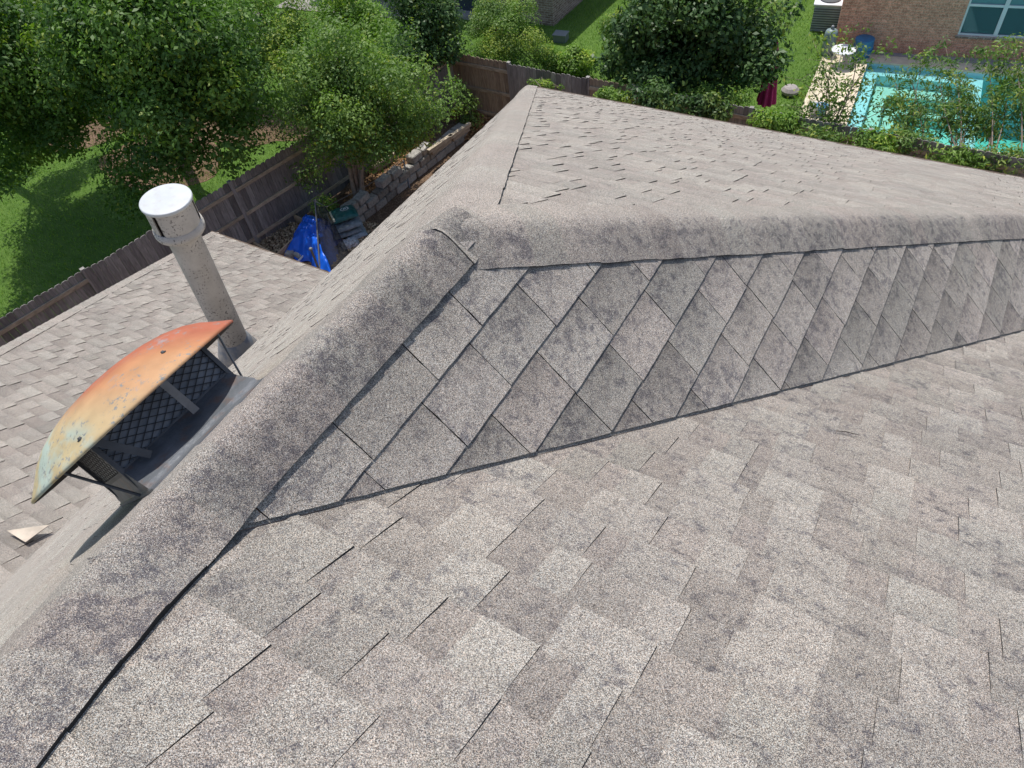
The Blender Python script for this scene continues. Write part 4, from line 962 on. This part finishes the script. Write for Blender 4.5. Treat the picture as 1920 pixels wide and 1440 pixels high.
acc = Acc(); a_, b_ = at(418, 25, G), at(480, 42, G); d_ = (b_ - a_); acc.box(a_, d_ * 1.2, Vector((-d_.y, d_.x, 0)).normalized() * .22, (0, 0, .30)); o = obj('garden_wall', acc, plain('rough_concrete', (.17, .15, .13), .9, nz=7, bump=.4)); tag(o, 'low grey garden wall with pale ledge at the top, right of the oak', 'wall')
acc = Acc(); n_ = Vector((-d_.y, d_.x, 0)).normalized(); acc.box(a_ - n_ * .14, d_ * 1.2, n_ * .14, (0, 0, .14)); obj('ledge', acc, plain('pale_ledge', (.45, .44, .42), .9, nz=9), o)
p = at(1037, 80, G); acc = Acc(); acc.box(p, (.42, .05, 0), (-.05, .35, 0), (0, 0, .22)); acc.box(p + Vector((-.02, -.02, .22)), (.46, .055, 0), (-.055, .39, 0), (0, 0, .03)); tag(obj('meter_box', acc, plain('grey_box', (.17, .19, .2), .6)), 'small grey box in the grass beside the round shrub', 'utility box')

# ------------------------------------------------------------------ closed parasol
p = aty(1437, 216, 17.9); p = Vector((p.x, p.y, G)); H = 0
um = thing('parasol', at(1427, 246, G), 'closed magenta garden parasol standing by the back fence', 'parasol')
pb = at(1427, 246, G); top = 2.35
acc = Acc(); acc.tube([pb + Vector((0, 0, .02)), pb + Vector((0, 0, top + .02))], [.02, .018], 10); obj('pole', acc, plain('dark_pole', (.03, .025, .025), .5), um)
acc = Acc(); rows = []; NF = 64
for (z, rr, fl) in ((top, .012, 0), (top - .05, .04, .1), (top - .25, .08, .2), (top - .6, .125, .28), (top - 1.1, .17, .30), (top - 1.5, .215, .30), (top - 1.56, .21, .32)):
    rows.append([pb + Vector(((rr * (1 + fl * .55 * math.cos(8 * a3) + fl * .15 * math.sin(3 * a3))) * math.cos(a3), (rr * (1 + fl * .55 * math.cos(8 * a3) + fl * .15 * math.sin(3 * a3))) * math.sin(a3), z)) for a3 in [2 * math.pi * k / NF for k in range(NF)]])
acc.grid(rows, close=True); obj('canopy', acc, plain('magenta_canvas', (.62, .035, .20), .75, nz=5, var=.12), um, True)
acc = Acc(); acc.lathe([(0, 0), (.30, 0), (.31, .03), (.28, .10), (.08, .15), (.03, .30), (.022, .31)], 32, M=Matrix.Translation(pb + Vector((0, 0, .004)))); obj('base', acc, M_white, um, True)
acc = Acc(); q2 = at(1480, 177, G); acc.lathe([(0, 0), (.15, 0), (.22, .06), (.24, .14), (.17, .22), (0, .25)], 14, M=Matrix.Translation(q2)); tag(obj('boulder', acc, plain('pale_rock', (.32, .29, .27), .9, nz=12, bump=.5)), 'pale rock in the shrubs right of the parasol', 'rock')
for k, (px, py, col, lb) in enumerate([(1538, 215, (.10, .30, .48), 'blue toy bucket on the pool deck near the fence'), (1524, 214, (.60, .62, .66), 'white toy bucket beside the blue one on the pool deck'), (1386, 152, (.05, .25, .33), 'teal bucket half hidden under the wide dark tree')]):
    q2 = at(px, py, G); t = thing('bucket', q2, lb, 'bucket'); acc = Acc(); Mx = Matrix.Translation(q2)
    acc.lathe([(0, .01), (.11, .01), (.15, .26), (.16, .27), (.145, .265), (.105, .03), (0, .03)], 20, M=Mx); obj('pail', acc, plain('bucket_plastic', col, .4), t, True)
    acc = Acc(); acc.tube([Mx @ Vector((.15 * math.cos(u), .03 * math.sin(u * 2), .26 + .13 * math.sin(u))) for u in np.linspace(0, math.pi, 9)], [.005] * 9, 5); obj('handle', acc, M_galv, t)

# ------------------------------------------------------------------ our side yard: block wall, raised bed, tarp, bags, netting
rnd = random.Random(5)
M_block = attr_mat('split_face_block', (.24, .22, .19), (.42, .40, .36), .95, .15, nz=16, bump=.8, dist=.02)
w0 = at(655, 432, G); w1 = at(888, 243, G); w0.z = w1.z = 0; w0 = w0 - (w1 - w0) * .22; wd = (w1 - w0).normalized(); wn = Vector((-wd.y, wd.x, 0))
bw = thing('block_wall', (w0.x, w0.y, G), 'dry stacked pale block retaining wall running beside our house', 'wall')
def block(o, L_, D2, H_, c, rot=0.0, parent=None, name='block'):
    acc = Acc(); bm = bmesh.new(); bmesh.ops.create_cube(bm, size=1)
    for v in bm.verts:
        v.co.x *= L_; v.co.y *= D2 * (1 if v.co.y < 0 else .92); v.co.z *= H_; v.co += Vector((rnd.uniform(-.008, .008), rnd.uniform(-.008, .008), rnd.uniform(-.006, .006)))
    bmesh.ops.bevel(bm, geom=bm.edges[:], offset=.014, segments=2, affect='EDGES')
    a0 = math.atan2(wd.y, wd.x) + rot; Mb = Matrix.Translation(o) @ Matrix.Rotation(a0, 4, 'Z'); bm.transform(Mb); bm.verts.index_update()
    for f in bm.faces: acc.poly([v.co for v in f.verts], 0, (c, 0, 0))
    bm.free(); return obj(name, acc, M_block, parent)
for row in range(3):
    k = .0 + (row % 2) * .2
    while k < 5.9:
        gone = k < .9 or row == 2 and (k < .9 or 1.9 < k < 2.3 or k > 4.4 or 3.2 < k < 3.5)
        if not gone:
            L_ = .39; o = w0 + wd * (k + L_ / 2) + wn * (.03 * row + rnd.uniform(-.02, .02)); o.z = G + .10 + row * .195
            block(o, L_, .26, .185, rnd.random(), rnd.uniform(-.05, .05) * (1 + row), bw)
        k += .41
# raised bed soil behind the wall
acc = Acc(); rows = []
for i in range(30):
    row = []
    for j in range(8):
        u, v_ = i / 29, j / 7; p = w0 + wd * (2.0 + u * 5.2) + wn * (.12 + v_ * (.95)); p.z = G + .28 + .06 * noise.noise(Vector((p.x * 2, p.y * 2, 0))) + .03 * noise.noise(Vector((p.x * 9, p.y * 9, 1))); row.append(p)
    rows.append(row)
acc.grid(rows); tag(obj('soil', acc, M_soil), kind='structure')
# mulch and dead leaves
def litter(name, c, rx, ry, n_, z, cols, size, label, seed, hz=.0):
    r = np.random.default_rng(seed); a_ = r.uniform(0, 2 * np.pi, n_); m = np.sqrt(r.random(n_))
    pos = np.stack([c[0] + np.cos(a_) * m * rx, c[1] + np.sin(a_) * m * ry, z + .01 + r.random(n_) * .05 + hz * (1 - m ** 2)], 1)
    nr = r.normal(size=(n_, 3)) * .45; nr[:, 2] += 1; nr /= np.linalg.norm(nr, axis=1)[:, None]; tv = r.normal(size=(n_, 3)); tv -= nr * (tv * nr).sum(1)[:, None]; tv /= np.linalg.norm(tv, axis=1)[:, None]; bt = np.cross(nr, tv)
    sz = (size * r.uniform(.5, 1.5, n_))[:, None]
    v = np.stack([pos - tv * sz * .5, pos + bt * sz * .3, pos + tv * sz * .5, pos - bt * sz * .3], 1).reshape(-1, 3)
    o = raw(name, v, np.arange(n_ * 4).reshape(-1, 4), np.repeat(r.random(n_), 4), np.zeros(n_ * 4), cols); tag(o, label, 'mulch', kind='stuff'); return o
M_mulch = attr_mat('dry_mulch', (.10, .05, .025), (.50, .30, .15), .9, .1); M_dry = attr_mat('dead_leaves', (.24, .16, .09), (.72, .56, .38), .8, .2)
c_ = at(875, 232, G); 
acc = Acc(); rows = []
for i in range(10):
    rr = i / 9; rows.append([Vector((c_.x + .75 * rr * math.cos(t), c_.y + .9 * rr * math.sin(t), G + .30 * (1 - rr * rr) + .02 + .04 * noise.noise(Vector((math.cos(t) * 2, math.sin(t) * 2, rr * 4)))) ) for t in np.linspace(0, 2 * math.pi, 24, endpoint=False)])
acc.grid(rows[::-1], close=True); tag(obj('soil', acc, M_soil), kind='structure')
litter('mulch', c_, .85, 1.0, 4200, G, M_mulch, .10, 'rusty brown mulch heap under the brown fence', 1, .30)
c_ = at(560, 440, G); litter('dead_leaves', at(525, 455, G), .55, .7, 1500, G + .06, M_dry, .06, 'pale dry leaves in the wooden planter frame', 2)
litter('dead_leaves', at(665, 460, G), .8, .9, 2600, G, M_dry, .07, 'brown dry leaves on the ground beside the bags', 3)
litter('dead_leaves', at(730, 320, G + .3), .45, 2.0, 1500, G + .28, M_mulch, .07, 'dark mulch along the top of the raised bed', 4)
# timber planter frame by the fence
pf = thing('planter_frame', at(525, 450, G), 'flat wooden planter frame full of dry leaves beside the blue tarp', 'planter')
cs = [at(478, 463, G), at(540, 408, G), at(582, 432, G), at(522, 490, G)]
for i in range(4):
    a_, b_ = cs[i], cs[(i + 1) % 4]; d_ = b_ - a_; nn = Vector((-d_.y, d_.x, 0)).normalized() * .045; acc = Acc(); acc.box(a_ + d_ * .004, d_ * .99, nn, (0, 0, .22)); obj('board', acc, plain('raw_pine', (.52, .38, .24), .8, nz=8), pf)
for k, (p_, q_2, lb) in enumerate([((703, 318), (742, 292), 'bleached timber lying on the bed behind the block wall'), ((846, 262), (884, 236), 'grey timber edging at the far end of the block wall'), ((806, 288), (850, 258), 'grey timber edging just before the last one on the wall'), ((440, 455), (530, 404), 'long board laid along the foot of the left fence')]):
    z = G + (.42 if k < 1 else .5 if k < 3 else .3); a_, b_ = at(*p_, z), at(*q_2, z); d_ = b_ - a_; nn = Vector((-d_.y, d_.x, 0)).normalized() * .10
    acc = Acc(); acc.box(a_, d_, nn, (0, 0, .09), 0, (.8, 0, 0)); acc.box(a_ + d_ * .1 + Vector((0, 0, -.1)), d_ * .8, nn * .9, (0, 0, .098), 0, (.1, 0, 0)); tag(obj('timber', acc, M_rail), lb, 'timber')

# crumpled blue tarp
def pix_quadgrid(c0, c1, c2, c3, nu, nv_, hf, z):
    P4 = [at(*c, z) for c in (c0, c1, c2, c3)]; rows = []
    for i in range(nu + 1):
        u = i / nu; row = []
        for j in range(nv_ + 1):
            v_ = j / nv_; p = P4[0] * (1 - u) * (1 - v_) + P4[1] * u * (1 - v_) + P4[2] * u * v_ + P4[3] * (1 - u) * v_
            row.append(p + Vector(hf(u, v_, p)))
        rows.append(row)
    return rows
def ridged(p, s_c): return 1 - abs(noise.noise(p * s_c)) * 2
def tarp_h(u, v_, p):
    e = min(u, 1 - u, v_, 1 - v_); b = min(1, e * 5)
    h = .38 * math.sin(min(1, e * 2.6) * math.pi / 2) * (.75 + .35 * math.sin(u * 3.0)) + .09 * ridged(Vector(p) + Vector((3, 0, 0)), 3.1) * b + .05 * ridged(Vector((p.x * 1.4, p.y * .5, 5)), 6.0) * b + .018 * noise.noise(Vector(p) * 15)
    w2 = .12 * (1 - b)
    return (w2 * noise.noise(Vector(p) * 4), w2 * noise.noise(Vector(p) * 4 + Vector((9, 9, 9))), h)
acc = Acc(); acc.grid(pix_quadgrid((532, 478), (576, 408), (650, 428), (622, 510), 70, 60, tarp_h, G + .02))
M_tarp = plain('blue_polythene', (.010, .13, .74), .34, spec=.5, nz=3, var=.2)
o = obj('tarp', acc, M_tarp, None, True); tag(o, 'crumpled shiny blue tarpaulin heaped beside the wooden planter frame', 'tarpaulin')
for px_, py_, s2 in ((618, 512, .22), (548, 462, .2)): pass

# bags of soil
def pillow(c, ax, ay, H_, nu=28, nv_=20, seed=0):
    c = Vector(c); rows = []; rows2 = []
    for i in range(nu + 1):
        r1, r2 = [], []
        for j in range(nv_ + 1):
            u, v_ = i / nu * 2 - 1, j / nv_ * 2 - 1; k = max(0, (1 - abs(u) ** 3.2)) ** .5 * max(0, (1 - abs(v_) ** 3.2)) ** .5
            p = c + ax * u * (1 - .05 * abs(v_)) + ay * v_ * (1 - .06 * abs(u)); wr = .02 * noise.noise(Vector((u * 4, v_ * 5, seed))) * k + .008 * ridged(Vector((u * 3, v_ * 9, seed)), 1.5) * k
            r1.append(p + Vector((0, 0, H_ * k + wr))); r2.append(p - Vector((0, 0, H_ * .35 * k)))
        rows.append(r1); rows2.append(r2[::-1])
    return rows, rows2
n = NT('green_sack'); uvx = n.n('ShaderNodeSeparateXYZ', {0: n.tc.outputs['Object']}); n.set(color=n.ramp(n.noise(9, 4, .6), [(.3, (.006, .075, .070)), (.7, (.02, .14, .13))]), rough=.3); M_sack = n.m
bc = at(642, 403, G + .55); bdir = (at(664, 396, G + .55) - at(618, 412, G + .55)); bx_ = bdir.normalized(); by_ = Vector((-bx_.y, bx_.x, 0))
bag = thing('soil_bag', bc - Vector((0, 0, .1)), 'dark green sack with white emblem and yellow band, on top of grey sacks', 'bag')
r1, r2 = pillow(bc, bx_ * .36, by_ * .27, .11, seed=1); acc = Acc(); acc.grid(r1); acc.grid(r2); obj('sack', acc, M_sack, bag, True)
def on_pillow(u, v_, lift=.006):
    k = max(0, (1 - abs(u) ** 3.2)) ** .5 * max(0, (1 - abs(v_) ** 3.2)) ** .5
    p = bc + bx_ * .36 * u * (1 - .05 * abs(v_)) + by_ * .27 * v_ * (1 - .06 * abs(u)); return p + Vector((0, 0, .11 * k + .02 * noise.noise(Vector((u * 4, v_ * 5, 1))) * k + .008 * ridged(Vector((u * 3, v_ * 9, 1)), 1.5) * k + lift))
acc = Acc(); acc.grid([[on_pillow(u, v_) for v_ in np.linspace(-.93, .93, 24)] for u in (-.98, -.93, -.86, -.79, -.72, -.66)]); obj('label_band', acc, plain('pale_band', (.55, .56, .42), .4, nz=14, var=.25), bag, True)
acc = Acc(); acc.grid([[on_pillow(u, v_, .010) for v_ in np.linspace(-.62, .55, 18)] for u in (-.92, -.86, -.80)]); obj('label_print', acc, plain('yellow_print', (.55, .42, .05), .5, nz=30, var=.6), bag, True)
acc = Acc(); cu, cv = .25, .12
acc.grid([[on_pillow(cu + ru * math.cos(t), cv + ru * .9 * math.sin(t), .008) for t in np.linspace(0, 2 * math.pi, 28)] for ru in (.30, .22)]); 
acc.grid([[on_pillow(cu + .02 + ru * math.cos(t), cv + ru * .9 * math.sin(t), .008) for t in np.linspace(.4, 4.4, 16)] for ru in (.13, .07)]); acc.grid([[on_pillow(cu + x, cv + y, .008) for x in (-.02, .13)] for y in (-.03, .04)])
obj('emblem', acc, plain('white_print', (.62, .66, .64), .4), bag, True)
for k, (px, py, z, ax_, lb) in enumerate([(650, 420, G + .36, .36, 'grey folded sack directly under the green sack'), (648, 432, G + .2, .37, 'lowest grey sack of the stack under the green sack'), (668, 436, G + .08, .24, 'flat grey blue sack sliding off beside the stack')]):
    r1, r2 = pillow(at(px, py, z), bx_ * ax_, by_ * .26, .09, seed=k + 4); acc = Acc(); acc.grid(r1); acc.grid(r2); tag(obj('sack', acc, plain('grey_sack', (.20, .24, .26) if k < 2 else (.25, .31, .35), .35, nz=12, var=.4), None, True), lb, 'bag')
r1, r2 = pillow(at(655, 458, G + .05), bx_ * .24, by_ * .17, .12, seed=9); acc = Acc(); acc.grid(r1)
n = NT('clear_polythene'); n.set(color=(.75, .8, .85), rough=.12, spec=.8); tr = n.n('ShaderNodeBsdfTransparent'); mx = n.n('ShaderNodeMixShader', {0: n.ramp(n.noise(14, 4, .6), [(.4, (.25, .25, .25)), (.6, (.8, .8, .8))])}); n.t.links.new(tr.outputs[0], mx.inputs[1]); n.t.links.new(n.b.outputs[0], mx.inputs[2]); n.t.links.new(mx.outputs[0], n.out.inputs[0])
tag(obj('plastic_wrap', acc, n.m, None, True), 'crumpled clear plastic wrap on the dead leaves by the sacks', 'plastic wrap')
for k, (px, py, rr, lb) in enumerate([(548, 478, .13, 'pale broken block beside the tarp at the lower roof edge'), (562, 483, .11, 'smaller pale stone right beside the broken block')]):
    tag(block(at(px, py, G) + Vector((0, 0, rr * .6)), rr * 2.4, rr * 1.6, rr * 1.1, .9, k + .4, None, 'stone'), lb, 'stone')
a_, b_ = at(557, 492, G + .12), at(570, 478, G + .12); acc = Acc(); acc.tube([a_, b_], [.022, .022], 10); tag(obj('pipe_offcut', acc, M_white), 'short white plastic pipe by the pale stones', 'pipe')

# black netting on steel posts
n = NT('black_netting'); n.set(color=(.012, .013, .016), rough=.7); tr = n.n('ShaderNodeBsdfTransparent'); mx = n.n('ShaderNodeMixShader', {0: .78}); n.t.links.new(tr.outputs[0], mx.inputs[1]); n.t.links.new(n.b.outputs[0], mx.inputs[2]); n.t.links.new(mx.outputs[0], n.out.inputs[0]); M_net = n.m
nf = thing('netting_fence', at(600, 500, G), 'black netting fence on thin steel posts crossing in front of the blue tarp', 'fence')
pA, pAt = at(600, 505, G), at(591, 377, G + 1.15); pB = at(768, 352, G); pBt = at(757, 303, G + .55)
pM = at(668, 505, G); pMt = at(612, 388, G + 1.05)
for a_, b_ in ((pA, pAt), (pB, pBt)):
    acc = Acc(); acc.tube([a_, b_], [.022, .020], 10); acc.lathe([(.028, -.02), (.030, .0), (.026, .03), (.0, .035)], 12, M=Matrix.Translation(b_)); obj('post', acc, M_galv, nf)
rows = []
for i in range(14):
    u = i / 13; rows.append([(pA.lerp(pM, u)).lerp(pAt.lerp(pMt, u), v_) + Vector((.05 * math.sin(u * 9), .05 * math.cos(u * 7 + v_ * 2), 0)) for v_ in np.linspace(0, 1 - .05 * math.sin(u * 3), 8)])
acc = Acc(); acc.grid(rows); obj('netting', acc, M_net, nf, True)
acc = Acc(); acc.tube([pMt.lerp(pAt, 1), pMt, pMt.lerp(pBt, .5) - Vector((0, 0, .06)), pBt], [.006] * 4, 5); obj('wire', acc, M_galv, nf)
tag((lambda a2: (a2.tube([at(682, 500, G), at(682, 500, G) + Vector((0, 0, .55))], [.02, .02], 8), obj('stake', a2, M_galv))[1])(Acc()), 'short steel stake right of the netting', 'stake')
q2 = at(597, 503, G + .1); acc = Acc(); acc.tube([q2, q2 + Vector((0, 0, .55))], [.028, .028], 12); acc.lathe([(.045, 0), (.048, .02), (.03, .05), (0, .055)], 14, M=Matrix.Translation(q2 + Vector((0, 0, .55)))); tag(obj('stake', acc, M_galv), 'stout capped grey stake at the roof edge under the tarp', 'stake')
# dark pots pile
for k, (px, py, rr) in enumerate([(628, 450, .15), (640, 462, .13), (622, 466, .14), (636, 440, .12)]):
    c_ = at(px, py, G); acc = Acc(); acc.lathe([(0, .0), (rr * .75, 0), (rr, .22), (rr * 1.06, .23), (rr * 1.06, .25), (rr * .96, .25), (rr * .7, .04), (0, .04)], 22, M=Matrix.Translation(c_) @ Matrix.Rotation(.4 + k, 4, (1, .5 * k, 0)))
    tag(obj('plant_pot', acc, plain('black_pot_plastic', (.018, .018, .02), .5), None, True), ('largest black plant pot in the heap by the sacks', 'black plant pot lying nearest the clear plastic wrap', 'black plant pot lowest in the heap behind the netting', 'smallest black plant pot, touching the grey sacks')[k], 'plant pot', 'black plant pots beside the tarp')
